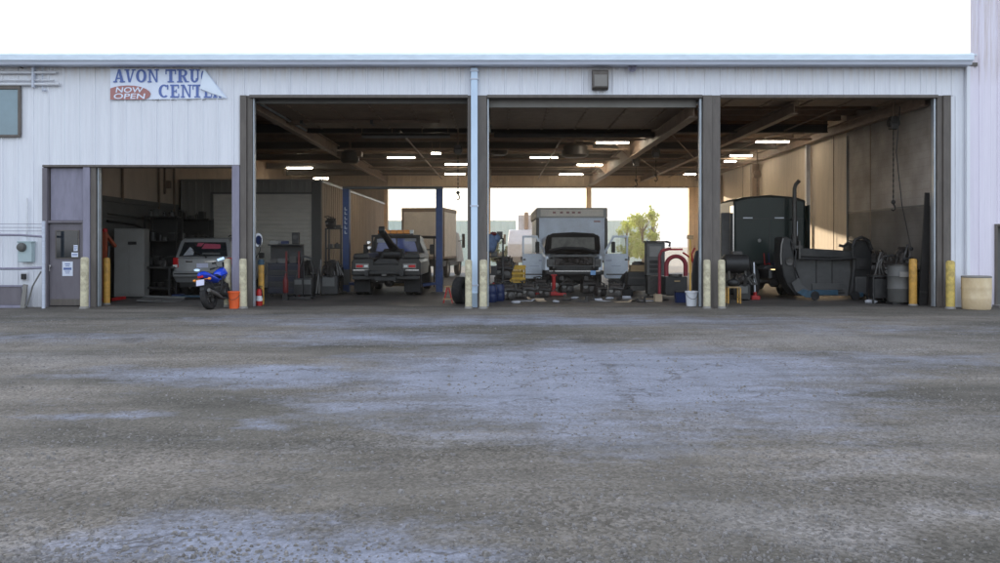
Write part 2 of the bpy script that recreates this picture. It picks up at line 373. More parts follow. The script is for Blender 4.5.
    # sparse bright stones
    sp=math_('GREATER_THAN',tex_sep(N,L,vo2.outputs['Color']),.955)
    near=math_('LESS_THAN',vo2.outputs['Distance'],.22)
    base=mix(math_('MULTIPLY',math_('MULTIPLY',sp,near),.55),base,(.36,.36,.40))
    # cracks in slabs
    vcx=tex(N,'ShaderNodeTexVoronoi',Scale=1.3); vcx.feature='DISTANCE_TO_EDGE'; L.new(va.outputs[0],vcx.inputs['Vector'])
    ck=ramp(vcx.outputs['Distance'],.0,.035,(1,1,1),(0,0,0))
    ckm=math_('MULTIPLY',math_('MULTIPLY',ck,pm),ramp(noise(1.7,3).outputs['Fac'],.45,.6))
    base=mix(math_('MULTIPLY',ckm,.8),base,(.07,.06,.05))
    fine=noise(95,3,.6); base=mix(.55,base,ramp(fine.outputs['Fac'],.3,.7,(.66,.65,.64),(1.3,1.3,1.32)),'MULTIPLY')
    # mud stains near the doors
    sep=N.new('ShaderNodeSeparateXYZ'); L.new(pos,sep.inputs[0])
    nd=N.new('ShaderNodeMapRange'); nd.inputs['From Min'].default_value=18.5; nd.inputs['From Max'].default_value=20.8; L.new(sep.outputs['Y'],nd.inputs['Value'])
    base=mix(math_('MULTIPLY',nd.outputs[0],.3),base,(.12,.108,.10))
    # yard behind, gravel colour lightened to read as sunlit
    bk=math_('GREATER_THAN',sep.outputs['Y'],46.3)
    base=mix(bk,base,mix(n_mid.outputs['Fac'],(.40,.34,.26),(.55,.48,.38)))
    L.new(base,P.inputs['Base Color'])
    P.inputs['Roughness'].default_value=.8; P.inputs['Specular IOR Level'].default_value=.25
    h=math_('ADD',math_('MULTIPLY',vo.outputs['Distance'],math_('MULTIPLY',inv,-.5)),math_('MULTIPLY',noise(6,8,.7).outputs['Fac'],1.2))
    h=math_('SUBTRACT',h,math_('MULTIPLY',ckm,.6))
    h=math_('ADD',h,math_('MULTIPLY',pm,.35))
    bp=N.new('ShaderNodeBump'); bp.inputs['Strength'].default_value=.7; bp.inputs['Distance'].default_value=.035; L.new(h,bp.inputs['Height']); L.new(bp.outputs[0],P.inputs['Normal'])
    return m
def tex_sep(N,L,c):
    s=N.new('ShaderNodeSeparateColor'); L.new(c,s.inputs[0]); return s.outputs[0]

def build_ground():
    from mathutils import noise as mn
    bm=bmesh.new()
    xs=[-600,-200,-80,-40]+[-20+i*.2 for i in range(201)]+[40,80,200,600]
    ys=[-200,-60,-20,0,2]+[3+i*.14 for i in range(128)]+[21.5,22.5,28,46,48,60,80,150,600]
    grid=[]
    for y in ys:
        row=[]
        for x in xs:
            z=0
            if -20<=x<=20 and 3<=y<=20.8:
                fade=min(1,(20.4-y)/2.5) if y<20.4 else 0
                fade=max(0,min(fade,(y-3)/.5+.2))
                z=(mn.noise(Vector((x*.16,y*.35,0)))*.045+mn.noise(Vector((x*.7,y*1.2,3)))*.018+mn.noise(Vector((x*2.4,y*2.6,7)))*.009)*fade-.01*fade
            if 20.9<y<46: z=-.03
            row.append(bm.verts.new((x,y,z)))
        grid.append(row)
    for j in range(len(ys)-1):
        for i in range(len(xs)-1):
            bm.faces.new((grid[j][i],grid[j][i+1],grid[j+1][i+1],grid[j+1][i]))
    me=bpy.data.meshes.new('ground'); bm.to_mesh(me); bm.free()
    me.polygons.foreach_set('use_smooth',[True]*len(me.polygons))
    me.materials.append(groundmat()); o=bpy.data.objects.new('ground',me); COL.objects.link(o); o['kind']='structure'
    return o
build_ground()
fl=MB().box(-11.48,10.98,20.82,46.1,-.02,.012).build('floor',M['conc']); fl['kind']='structure'

# loose stones lying over the yard
def gravel():
    mb=MB()
    from mathutils import noise as mn
    k=0
    while k<10000:
        d=4+ (random.random()**1.6)*13; x=random.uniform(-.62,.62)*d
        if mn.noise(Vector((x*.5,d*.8,5)))<-.05 and random.random()<.8: k+=.3; continue
        r=random.choice([.006,.008,.010,.013,.02 if random.random()<.25 else .009])*random.uniform(.7,1.3)
        z=(mn.noise(Vector((x*.16,d*.35,0)))*.045+mn.noise(Vector((x*.7,d*1.2,3)))*.018+mn.noise(Vector((x*2.4,d*2.6,7)))*.009)-.01
        a=random.uniform(0,6.28)
        vs=[(math.cos(a+t)*r*random.uniform(.7,1.3),math.sin(a+t)*r*random.uniform(.7,1.3),0) for t in (0,1.57,3.14,4.71)]
        top=[(v[0]*.55,v[1]*.55,r*random.uniform(.5,.9)) for v in vs]
        mb.add([(x+v[0],d+v[1],z-.002) for v in vs]+[(x+v[0],d+v[1],z+v[2]) for v in top],[(0,1,5,4),(1,2,6,5),(2,3,7,6),(3,0,4,7),(4,5,6,7)])
        k+=1
    o=mb.build('gravel',mat('loose_stone',(.24,.23,.225),.8,0,.5,30,c2=(.09,.08,.07)))
    o['kind']='stuff'; o['label']='small loose stones scattered over the worn asphalt yard'
gravel()

# ------------------------------------------------------------------ the workshop building
WB=thing('workshop_building','long pale steel clad truck workshop with three open bays and a low side bay','building',(0,0,0))
XE0,XE1=-48.0,11.9
zt=wz(63,FD); zh=wz(95.5,FD); zl=wz(165.5,FD)
def sheet(x0,x1,z0,z1,y=FD,m='wall',parent=WB,off=0):
    return MB().ribbed((x0,y,z0),(1,0,0),(0,0,1),(0,-1,0),x1-x0,z1-z0,.385,.024,.05,off=off).build('wall_panel',M[m],parent)
xj=wx(240,FD)
# left section (sheeted), upper band and lower part
sheet(XE0,wx(44,FD),0,zl,off=.1)
sheet(XE0,xj,zl,zt,off=.1)
sheet(xj,XE1,zh,zt,off=.06)
sheet(wx(950,FD),XE1,0,zh,off=.12)
# solid leaves behind the sheets so nothing leaks
MB().box(XE0,wx(44,FD),FD+.01,FD+.2,0,zl).box(XE0,xj,FD+.01,FD+.2,zl,zt).box(xj,XE1,FD+.01,FD+.2,zh+.02,zt).box(wx(950,FD),XE1,FD+.01,FD+.2,0,zh+.02).build('wall_liner',M['brown'],WB)
# roof
MB().box(XE0,XE1,FD-.05,FD+25.8,6.285,6.315).build('roof',M['trim'],WB)
MB().prism([(FD-.42,wz(60,FD-.4)),(FD-.42,wz(54.5,FD-.4)),(FD-.38,wz(53,FD-.4)),(FD-.1,6.36),(FD+.3,6.38),(FD+.3,6.32),(FD-.1,6.3),(FD-.3,wz(60,FD-.4))],XE0,wx(974,FD-.4)).build('roof_trim',M['trim'],WB)
MB().prism([(FD-.39,wz(60.2,FD-.4)),(FD-.36,wz(64,FD-.4)),(FD-.10,wz(64,FD-.4)),(FD-.08,wz(61,FD-.4)),(FD-.25,wz(60.2,FD-.4))],XE0,wx(973,FD-.4)).build('gutter',M['gut'],WB)
MB().box(XE0,XE1,FD-.08,FD-.026,wz(66.5,FD),wz(63,FD)).build('eave_flashing',M['brown'],WB)
# bay frames
def part(name,m,*boxes,bevel=.006,parent=WB):
    mb=MB()
    for b in boxes: mb.box(*b)
    return mb.build(name,M[m],parent,bevel)
def Xf(px): return wx(px,FD)
# columns (brown), each with a lighter inner flange or track
part('column','brown',(Xf(240.5),Xf(247),FD-.06,FD+.12,0,zh),(Xf(247.2),Xf(252.5),FD-.01,FD+.3,0,zh))
part('column','purple',(Xf(233),Xf(240.3),FD-.09,FD+.25,0,zl+.0))
part('column','brown',(Xf(467.6),Xf(471.4),FD-.04,FD+.3,0,zh),(Xf(477.5),Xf(486.8),FD-.05,FD+.3,0,zh),(Xf(471.5),Xf(477.4),FD+.03,FD+.29,0,zh))
part('column','brown',(Xf(702.5),Xf(711.5),FD-.08,FD+.3,0,zh),(Xf(711.7),Xf(719.8),FD-.05,FD+.32,0,zh))
part('column','brown',(Xf(936.8),Xf(942),FD-.02,FD+.3,0,zh),(Xf(942.2),Xf(949.6),FD-.07,FD+.25,0,zh))
part('column','purple',(Xf(84.2),Xf(91),FD-.07,FD+.2,0,zl))
part('column','brown',(Xf(91.2),Xf(96.6),FD-.04,FD+.3,0,zl))
for px,w in ((253.4,1.3),(469.6,0),(700.8,2.2),(935.3,1.8),(488,1.6),(97.6,1.4)):
    if w: part('door_track','track',(Xf(px-w/2),Xf(px+w/2),FD+.02,FD+.16,0,(zl if px<100 else zh)-.02))
# headers
part('header','brown',(Xf(250),Xf(468),FD-.07,FD+.25,wz(98,FD),wz(95,FD)))
part('header','brown',(Xf(487),Xf(702),FD-.07,FD+.25,wz(98,FD),wz(95,FD)))
part('header','brown',(Xf(720),Xf(937),FD-.07,FD+.25,wz(98,FD),wz(95,FD)))
part('header','brown',(Xf(44),Xf(240.5),FD-.085,FD+.25,wz(167.3,FD),wz(165,FD)))
# raised sectional doors lying under the roof
def overhead(x0,x1,y0,z,n,edge_m,hh,skin='purlin'):
    for k in range(n):
        d=MB().box(x0,x1,y0+k*.56,y0+k*.56+.545,z,z+.05)
        for q in range(5):
            xx=x0+(x1-x0)*(q+.5)/5; d.box(xx-.03,xx+.03,y0+k*.56+.03,y0+k*.56+.5,z-.03,z-.001)
        p=d.build('overhead_door_section',M[skin],WB)
    MB().box(x0,x1,y0-.06,y0-.005,z-hh,z+.06).build('overhead_door_edge',M[edge_m],WB,.005)
    for xx in (x0-.05,x1+.05): MB().box(xx-.03,xx+.03,y0,y0+n*.56+.3,z-.06,z-.01).build('door_track',M['track'],WB)
overhead(Xf(255),Xf(467),FD+.35,wz(100,FD+.3),9,'darkgrey',.09)
overhead(Xf(489),Xf(699),FD+.35,wz(101,FD+.3),9,'grey',.16)
overhead(Xf(722),Xf(934),FD+.35,5.36,3,'brown',.04)
# torsion shafts and brackets
for a,b in ((255,467),(489,699)):
    MB().cyl((Xf(a),FD+.3,5.42),(Xf(b),FD+.3,5.42),.02,n=8).build('torsion_shaft',M['track'],WB)
# downspout
ds=MB().box(Xf(471.2),Xf(477.7),FD-.17,FD-.06,.35,5.95).obox((Xf(474.4),FD-.20,.2),(.155,.1,.4),(.35,0,0)).build('downspout',M['pipe'],WB,.01)
for yy in (72,80,206,285):
    MB().box(Xf(470.4),Xf(478.6),FD-.185,FD-.05,wz(yy,FD)-.02,wz(yy,FD)+.02).build('downspout_bracket',M['gut'],ds)
# right downspout near the corner
MB().box(Xf(964),Xf(967.5),FD-.13,FD-.04,.1,6.0).build('downspout',M['wall'],WB,.01)
# ceiling and roof steel
MB().ribbed((-11.5,20.95,5.9),(0,1,0),(1,0,0),(0,0,-1),25.1,22.5,.3,.04,.09,minor=False).build('ceiling',M['insul'],WB)
yy=22.4
while yy<45.8:
    MB().box(-11.45,10.95,yy,yy+.07,5.56,5.80).box(-11.45,10.95,yy-.05,yy+.12,5.56,5.58).build('purlin',M['purlin'],WB)
    yy+=1.08
def ibeam_y(x,y0,y1,z0,z1,w,m='girder',name='girder'):
    return MB().box(x-w/2,x+w/2,y0,y1,z0,z0+.03).box(x-w/2,x+w/2,y0,y1,z1-.03,z1).box(x-.012,x+.012,y0,y1,z0+.03,z1-.03).build(name,M[m],WB)
def ibeam_x(y,x0,x1,z0,z1,w,m='darkbeam',name='cross_beam'):
    return MB().box(x0,x1,y-w/2,y+w/2,z0,z0+.03).box(x0,x1,y-w/2,y+w/2,z1-.03,z1).box(x0,x1,y-.012,y+.012,z0+.03,z1-.03).build(name,M[m],WB)
ibeam_y(4.95,21.2,45.9,4.80,5.40,.26)
ibeam_y(-.55,21.2,45.9,5.0,5.40,.2)
ibeam_y(-6.3,21.2,45.9,5.0,5.40,.2)
ibeam_y(7.75,21.9,45.9,5.0,5.3,.2,m='purlin',name='crane_rail')
ibeam_y(10.82,21.2,45.9,5.1,5.4,.2)
for y,z0 in ((27.2,5.22),(32.2,5.26),(36.4,5.26),(40.6,5.27),(44.4,5.27)):
    ibeam_x(y,-11.4,10.7,z0,z0+.27,.18)
# haunch gussets on the main girder
for y in (31.5,38.5):
    MB().prism([(4.95,4.8),(4.35,5.38),(4.95,5.38)],y,y+.04,'y').build('gusset',M['girder'],WB)
# roof tie rods
for (a,b) in (((5,26,5.4),(7.7,33,5.0)),((5,33,5.4),(7.7,40,5.0)),((-.5,26,5.4),(4.9,33,5.4))):
    MB().cyl(a,b,.02,n=6).build('tie_rod',M['purlin'],WB)
for y,z,a,b in ((28.3,5.15,-.4,10.6),(30.8,5.1,-.4,4.7),(31.6,5.2,-6.1,-.7),(34.4,5.12,-6.1,10.6),(38.6,5.16,-6.1,10.6),(42.2,5.2,-6.1,10.6)):
    MB().cyl((a,y,z),(b,y,z),.035,n=8).build('roof_pipe',M['girder'],WB)
for x,y0,y1,z in ((2.1,27,45.8,5.18),(-3.2,26.6,45.8,5.2),(9.3,23,45.8,5.3)):
    MB().cyl((x,y0,z),(x,y1,z),.03,n=8).build('roof_pipe',M['purlin'],WB)
# rear wall with three openings
ro=[(wx(388,BD),wx(485.5,BD)),(wx(490.5,BD),wx(586,BD)),(wx(591,BD),wx(688,BD))]
zr=wz(187,BD)
MB().box(-11.5,11,BD,BD+.15,zr,5.85).build('rear_wall',M['liner'],WB)
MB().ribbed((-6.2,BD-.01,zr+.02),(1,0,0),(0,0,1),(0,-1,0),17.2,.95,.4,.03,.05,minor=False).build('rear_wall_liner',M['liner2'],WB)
MB().box(-6.2,11,BD-.10,BD-.03,zr-.06,zr+.03).build('rear_header',M['girder'],WB)
MB().box(-11.5,ro[0][0],BD+.001,BD+.15,0,zr).build('rear_wall',M['liner'],WB)
for a,b in ((ro[0][0]-.2,ro[0][0]),(ro[0][1],ro[1][0]),(ro[1][1],ro[2][0]),(ro[2][1],ro[2][1]+.28),(ro[2][1]+.3,ro[2][1]+.52)):
    MB().box(a,b,BD-.25,BD+.12,0,zr-.01).build('rear_post',M['postwood'],WB,.01)
# back of the roof behind rear wall and parapet so that the low sun is shut out
MB().box(XE0,-11.5,BD+.0,BD+.2,0,6.4).build('rear_wall',M['wall'],WB)
MB().box(-11.5,11.9,BD+.151,BD+.3,5.2,6.4).build('rear_fascia',M['wall'],WB)
# right side wall of block, with pilasters, conduits
MB().box(11.0,11.25,FD+.2,26.4,0,6.3).build('side_wall',M['block'],WB)
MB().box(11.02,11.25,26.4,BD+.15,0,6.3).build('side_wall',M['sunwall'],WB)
for D,m_,w in ((35.3,'purlin',.30),(26.3,'grey',.04),(41.2,'girder',.15)):
    MB().box(11-w,10.998,D,D+w,0,5.0).build('pilaster',M[m_],WB,.01)
part('wall_pipe','white',(10.82,10.96,11*832/311.5,11*832/311.5+.12,0,5.3))
for D in (24.6,27.3,37.5): MB().cyl((10.95,D,0),(10.95,D,5.3),.014,n=8).build('conduit',M['purlin'],WB)
MB().box(10.985,10.998,FD+.5,26.3,2.56,2.60).build('wall_stripe',M['darkgrey'],WB)
# left side wall
MB().box(-11.75,-11.5,FD+.2,BD,2.9,6.3).build('side_wall',M['blockhi'],WB)
MB().box(-11.75,-11.501,FD+.2,BD,0,2.9).build('side_wall',M['darkgrey'],WB)
MB().box(-11.49,-11.43,FD+.3,29.6,2.83,2.98).box(-11.49,-11.40,FD+.3,29.6,2.38,2.46).build('wall_rail',M['darkgrey'],WB)
for D,z0 in ((25.2,2.9),(27.9,2.2),(28.4,3.3),(29.2,2.3)):
    MB().box(-11.48,-11.42,D,D+.07,z0,5.3).build('wall_strut',M['purlin'],WB)
MB().box(-11.49,-11.3,28.45,28.6,3.5,3.75).build('junction_box',M['purlin'],WB)
MB().tube([(-11.42,24.2,2.25),(-11.42,26,2.2),(-11.42,26.6,2.1),(-11.42,26.8,1.7)],.035).tube([(-11.42,24.2,2.45),(-11.42,27,2.4),(-11.42,27.3,2.3)],.03).build('conduit',M['steel'],WB)
# upper storey window on the left
wl=MB()
x0,x1,z0,z1=Xf(-32),Xf(19.5),wz(135,FD),wz(89.5,FD)
part('window_frame','brown',(x0,x1+.06,FD-.08,FD-.03,z1,z1+.09),(x0,x1+.06,FD-.08,FD-.03,z0-.06,z0),(x1,x1+.07,FD-.079,FD-.03,z0,z1),(x0-.06,x0,FD-.079,FD-.03,z0,z1))
part('window_pane','winteal',(x0,x1,FD-.05,FD-.035,z0,z1))
# pedestrian door
dr=part('door','doorgrey',(Xf(49),Xf(82.5),FD+.02,FD+.07,.03,wz(223.5,FD)))
part('door_frame','doorgrey',(Xf(43.6),Xf(48.6),FD-.07,FD+.12,0,zl-.06),(Xf(48.7),Xf(84),FD-.05,FD+.12,wz(223,FD),wz(220.5,FD)),(Xf(82.7),Xf(84.1),FD-.05,FD+.12,0,wz(223.2,FD)))
part('transom_panel','purple',(Xf(50),Xf(83),FD+.03,FD+.08,wz(220.3,FD),zl-.06))
part('door_window_frame','brown',(Xf(55.2),Xf(79.2),FD-.0,FD+.018,wz(258.6,FD),wz(230,FD)),parent=dr)
part('door_window_pane','glass',(Xf(56.5),Xf(78),FD-.01,FD-.002,wz(257.5,FD),wz(231,FD)),parent=dr)
part('door_handle','chrome',(Xf(50),Xf(51.6),FD-.05,FD+.018,1.0,1.05),(Xf(50.2),Xf(50.8),FD-.05,FD-.04,.9,1.05),parent=dr)
part('kick_plate','brown',(Xf(50),Xf(81.5),FD+.008,FD+.018,.04,.2),parent=dr)
def notice(x0,x1,y0,y1,lines,label,yoff=.0):
    nt=thing('paper_notice',label,'notice',(Xf((x0+x1)/2),FD-.0145+yoff,wz((y0+y1)/2,FD)))
    w=(x1-x0)*.0125; h=(y1-y0)*.0125
    MB().box(-w,w,-.004,0,-h,h).build('sheet',M['paper'],nt)
    mb=MB()
    for (u0,u1,v,t) in lines: mb.box(-w+2*w*u0,-w+2*w*u1,-.006,-.0045,-h+2*h*v,-h+2*h*(v+t))
    mb.build('printing',M['ink'],nt)
notice(62,72.5,261.5,276,[(.25,.75,.8,.06),(.3,.7,.68,.05),(.12,.88,.42,.16),(.25,.75,.3,.05),(.3,.7,.18,.04)],'white paper notice taped on the mauve door below its window',.030)
notice(74,78,245,251,[(.15,.85,.7,.1),(.15,.85,.45,.1),(.15,.7,.2,.1)],'small white card in the lower right of the door window')
notice(71.8,78.5,252.5,257,[(.1,.9,.4,.25)],'wide paper strip along the bottom of the door window')

# ------------------------------------------------------------------ office room inside
OR=thing('office_room','grey ribbed metal room with white roll-up door inside the workshop','interior room',(0,29.7,0))
ox0,ox1=-11.4,-6.38
dz=wz(194,29.7)
dx0,dx1=wx(213,29.7),wx(312,29.7)
MB().ribbed((ox0,0,0),(1,0,0),(0,0,1),(0,-1,0),dx0-ox0,3.85,.25,.03,.05,minor=False).ribbed((dx0,0,dz),(1,0,0),(0,0,1),(0,-1,0),dx1-dx0,3.85-dz,.25,.03,.05,minor=False).build('front_wall',M['office'],OR)
MB().box(dx1,ox1,-.04,.1,0,3.86).build('corner_post',M['darkgrey'],OR)
MB().ribbed((ox1,.1,0),(0,1,0),(0,0,1),(1,0,0),16.1,3.82,.4,.03,.05,minor=False).build('side_wall',M['liner'],OR)
MB().box(ox0,ox1+.02,-.05,16.1,3.83,3.9).build('roof',M['office'],OR)
MB().box(ox1+.02,ox1+.07,0,16.1,3.78,3.84).build('roof_edge',M['white'],OR)  # white strip standing in for a bright line of light on this edge
du=MB()
k=0
z=.02
while z<dz-.05:
    du.prism([(.03,z),(.015,z+.02),(.015,z+.12),(.03,z+.14)],dx0+.01,dx1-.01,'x'); z+=.142
rd=du.build('rollup_door',M['rollup'],OR)
MB().box(dx0-.08,dx0,-.045,.02,0,dz+.05).box(dx1,dx1+.06,-.05,-.042,0,dz+.05).box(dx0-.08,dx1+.06,-.05,-.034,dz,dz+.07).build('door_trim',M['darkgrey'],OR)

# ------------------------------------------------------------------ neighbouring taller building on the right
NB=thing('adjacent_building','taller lilac-white ribbed building at the right edge with a dark doorway','building',(0,FD-.02,0))
nx0=wx(970,FD)
MB().ribbed((nx0,0,0),(1,0,0),(0,0,1),(0,-1,0),wx(994,FD)-nx0,11,.42,.024,.05,off=.2).ribbed((wx(994,FD),0,wz(224,FD)),(1,0,0),(0,0,1),(0,-1,0),14,11-wz(224,FD),.42,.024,.05,off=.06).build('wall_panel',M['wall2'],NB)
MB().box(nx0,26,.36,25,0,11).box(nx0,wx(994,FD),.01,.36,0,11).box(wx(994,FD),26,.01,.36,wz(224,FD)+.01,11).build('wall_core',M['wall2'],NB)
MB().box(nx0-.03,nx0+.06,-.045,.01,0,11).build('corner_trim',M['wall2'],NB)
MB().box(wx(994,FD),wx(996.2,FD),-.05,.3,.0,wz(224,FD)).box(wx(996.3,FD),wx(1040,FD),-.05,.3,wz(226,FD),wz(224,FD)).build('door_frame',M['brown'],NB)
MB().box(wx(996.3,FD),wx(1040,FD),.2,.25,.0,wz(226,FD)-.01).build('door',M['darkgrey'],NB)
MB().box(wx(992,FD),wx(1040,FD),-.3,.2,-.02,.06).build('door_sill',M['grey'],NB)

# ------------------------------------------------------------------ banner
def banner():
    B=thing('banner','white vinyl banner with blue lettering, its top right corner folded down','banner',(0,FD-.04,0))
    def P(x,y): return (wx(x,FD),wz(y,FD))
    poly=[(111,68.6),(205,69.4),(228,98.4),(170,99.4),(111,100.2)]
    mb=MB(); n=len(poly)
    # gently rippled sheet: triangulated strip grid clipped to the polygon edge on the right
    cols=28; rings=[]
    for i in range(cols+1):
        t=i/cols
        top=[111+(205-111)*min(1,t*117/94), 0]
        x=111+117*t
        yt=68.6+.8*min(1,(x-111)/94) if x<=205 else 69.4+(x-205)*29.0/23
        yb=100.2-1.8*t
        X,Zt=P(x,yt); _,Zb=P(x,yb)
        rings.append((X,Zb,Zt,.007*math.sin(i*.9)+.004*math.sin(i*2.3)))
    for i in range(cols):
        a,b=rings[i],rings[i+1]
        mb.add([(a[0],a[3],a[1]),(b[0],b[3],b[1]),(b[0],b[3],b[2]),(a[0],a[3],a[2])],[(0,1,2,3)] if b[2]-b[1]>.001 else [(0,1,3)])
    mb.build('sheet',M['banner'],B)
    f=MB(); f.add([(*P(205,69.2),0),(*P(201.4,89),0),(*P(225.5,98),0),(*P(214,84),0)],[])
    A,Bp,C_=P(205,69.2),P(201.2,89),P(226,98.2)
    mid=((A[0]+C_[0])/2,(A[1]+C_[1])/2); v=[(A[0],-.035,A[1]),(Bp[0],-.055,Bp[1]),(C_[0],-.035,C_[1]),(mid[0],-.05,mid[1]),((Bp[0]+C_[0])/2,-.045,(Bp[1]+C_[1])/2-.01),((A[0]+Bp[0]+C_[0])/3,-.07,(A[1]+Bp[1]+C_[1])/3)]
    f=MB().add(v,[(0,1,5),(1,4,5),(4,2,5),(2,3,5),(3,0,5)]); f.build('folded_corner',M['bannerback'],B,smooth=60)
    # slab serif lettering
    lay=[0]
    def poly_(mb,pts,x0,y0,w,h):
        lay[0]+=1; d=-.012-.0005*(lay[0]%6)
        vs=[]
        for (u,v_) in pts:
            X,Z=P(x0+u*w,y0+(1-v_)*h); vs.append((X,d,Z))
        mb.add(vs,[tuple(range(len(vs)))])
    def rect(u0,u1,v0,v1): return [(u0,v0),(u1,v0),(u1,v1),(u0,v1)]
    def arcs(cx,cy,ro,roy,ri,riy,a0,a1,n=12):
        out=[]
        for i in range(n):
            t0=R(a0+(a1-a0)*i/n); t1=R(a0+(a1-a0)*(i+1)/n)
            out.append([(cx+ri*math.cos(t0),cy+riy*math.sin(t0)),(cx+ro*math.cos(t0),cy+roy*math.sin(t0)),(cx+ro*math.cos(t1),cy+roy*math.sin(t1)),(cx+ri*math.cos(t1),cy+riy*math.sin(t1))])
        return out
    G={
     'A':[[(.10,0),(.24,0),(.54,1),(.42,1)],[(.62,0),(.90,0),(.60,1),(.42,1)],rect(.26,.68,.26,.36),rect(0,.34,0,.1),rect(.54,1,0,.1)],
     'V':[[(.36,0),(.54,0),(.36,1),(.10,1)],[(.42,0),(.56,0),(.90,1),(.76,1)],rect(0,.46,.9,1),rect(.66,1,.9,1)],
     'O':arcs(.5,.5,.48,.51,.22,.38,0,360,20),
     'N':[rect(.12,.25,0,1),[(.72,0),(.86,0),(.32,1),(.12,1)],rect(.74,.87,0,1),rect(0,.36,0,.1),rect(0,.3,.9,1),rect(.62,1,.9,1)],
     'T':[rect(.37,.63,0,1),rect(.04,.96,.87,1),rect(.22,.78,0,.1),rect(.04,.14,.62,.88),rect(.86,.96,.62,.88)],
     'R':[rect(.12,.37,0,1),rect(0,.48,0,.1),rect(0,.5,.9,1),rect(.3,.55,.44,.54)]+arcs(.5,.72,.36,.28,.13,.17,-90,90,8)+[[(.42,.48),(.64,.48),(.9,.0),(.66,.0)],rect(.66,1,0,.1)],
     'U':[rect(.12,.36,.3,1),rect(.70,.83,.3,1),rect(0,.48,.9,1),rect(.58,.96,.9,1)]+arcs(.475,.32,.355,.34,.115,.2,180,360,10),
     'C':arcs(.52,.5,.5,.51,.24,.38,50,310,16)+[rect(.78,.9,.62,.98)],
     'E':[rect(.12,.37,0,1),rect(0,.86,.89,1),rect(0,.88,0,.11),rect(.3,.62,.45,.55),rect(.76,.86,.7,.92),rect(.8,.9,.08,.32),rect(.56,.64,.36,.64)],
    }
    def letter(ch,x,y,w,h,parent,clip=None):
        mb=MB()
        for s_ in G[ch]: poly_(mb,s_,x,y,w,h)
        o=mb.build('letter',M['bblue'],parent); return o
    for ch,x,w in (('A',114.2,11.8),('V',125.4,11),('O',136.6,11),('N',148.4,11.4),('T',165.8,11.4),('R',177.8,12),('U',190,11.2)):
        letter(ch,x,69.6,w,13,B)
    # next letter, most of it under the fold: only its left curve shows
    mb=MB()
    for s_ in arcs(.52,.5,.5,.51,.24,.38,125,235,8): poly_(mb,s_,201.6,69.8,8,13)
    mb.build('letter',M['bblue'],B)
    for ch,x,w in (('C',159.2,11),('E',171,10),('N',181.6,11.2),('T',192.8,10.6)):
        letter(ch,x,84.8,w,13,B)
    # feet of the two letters below the fold
    mb=MB()
    for s_ in ([(.12,0),(.37,0),(.37,.42),(.12,.5)],rect(0,.88,0,.11),[(.8,.08),(.9,.08),(.9,.26),(.8,.3)]): poly_(mb,s_,204.5,85,9,13)
    mb.build('letter',M['bblue'],B)
    mb=MB()
    for s_ in (rect(0,.5,0,.1),[(.12,0),(.37,0),(.37,.2),(.12,.26)],[(.66,0),(.95,0),(.9,.1),(.64,.12)]): poly_(mb,s_,213.6,85,9,13)
    mb.build('letter',M['bblue'],B)
    # red-brown half oval
    pts=[(111.2,99.8),(111.2,89)]
    for i in range(15):
        t=PI*(1-i/14*1.0)
        pts.append((131+20.5*math.cos(t) if math.cos(t)>-.965 else 111.2, 92.8-7*math.sin(t)))
    for i in range(8):
        t=-i/7*PI/2
        pts.append((131+20.5*math.cos(t)*1.0, 92.8-7*math.sin(t)*1.0))
    pts=[(111.2,99.8),(111.2,88.6),(116,87),(122,86),(129,85.6),(136,86),(142,87.2),(147,89.2),(150.4,91.8),(151.6,94),(150.6,96.6),(148,98.6),(144.5,99.8)]
    ov=MB().add([(P(x,y)[0],-.0105,P(x,y)[1]) for x,y in pts],[tuple(range(len(pts)))]).build('oval',M['bred'],B)
    for txt,x,y,w in (('NOW',116,92.6,27),('OPEN',114,98.9,31)):
        c=bpy.data.curves.new('t','FONT'); c.body=txt; c.size=.185; c.extrude=.0008; c.offset=.003; c.space_character=1.02
        to=bpy.data.objects.new('t',c); COL.objects.link(to)
        bpy.context.view_layer.update()
        me=bpy.data.meshes.new_from_object(to.evaluated_get(bpy.context.evaluated_depsgraph_get()))
        COL.objects.unlink(to); bpy.data.objects.remove(to)
        mw=max(v.co.x for v in me.vertices)-min(v.co.x for v in me.vertices)
        sc_=w*.025/mw
        for v in me.vertices:
            v.co=Vector((wx(x,FD)+v.co.x*sc_+v.co.y*.18, -.014-.001*v.co.z/.0008, wz(y,FD)+v.co.y*1.0))
        me.materials.clear(); me.materials.append(M['banner'])
        o=bpy.data.objects.new('lettering',me); COL.objects.link(o); o.parent=B
    gm=MB()
    for x in (160,176,191,207): gm.tube([(wx(x,FD),-.02,wz(99.6,FD)),(wx(x-4,FD),-.02,wz(100.4,FD))],.008,5)
    gm.build('lashing',M['brown'],B)
banner()

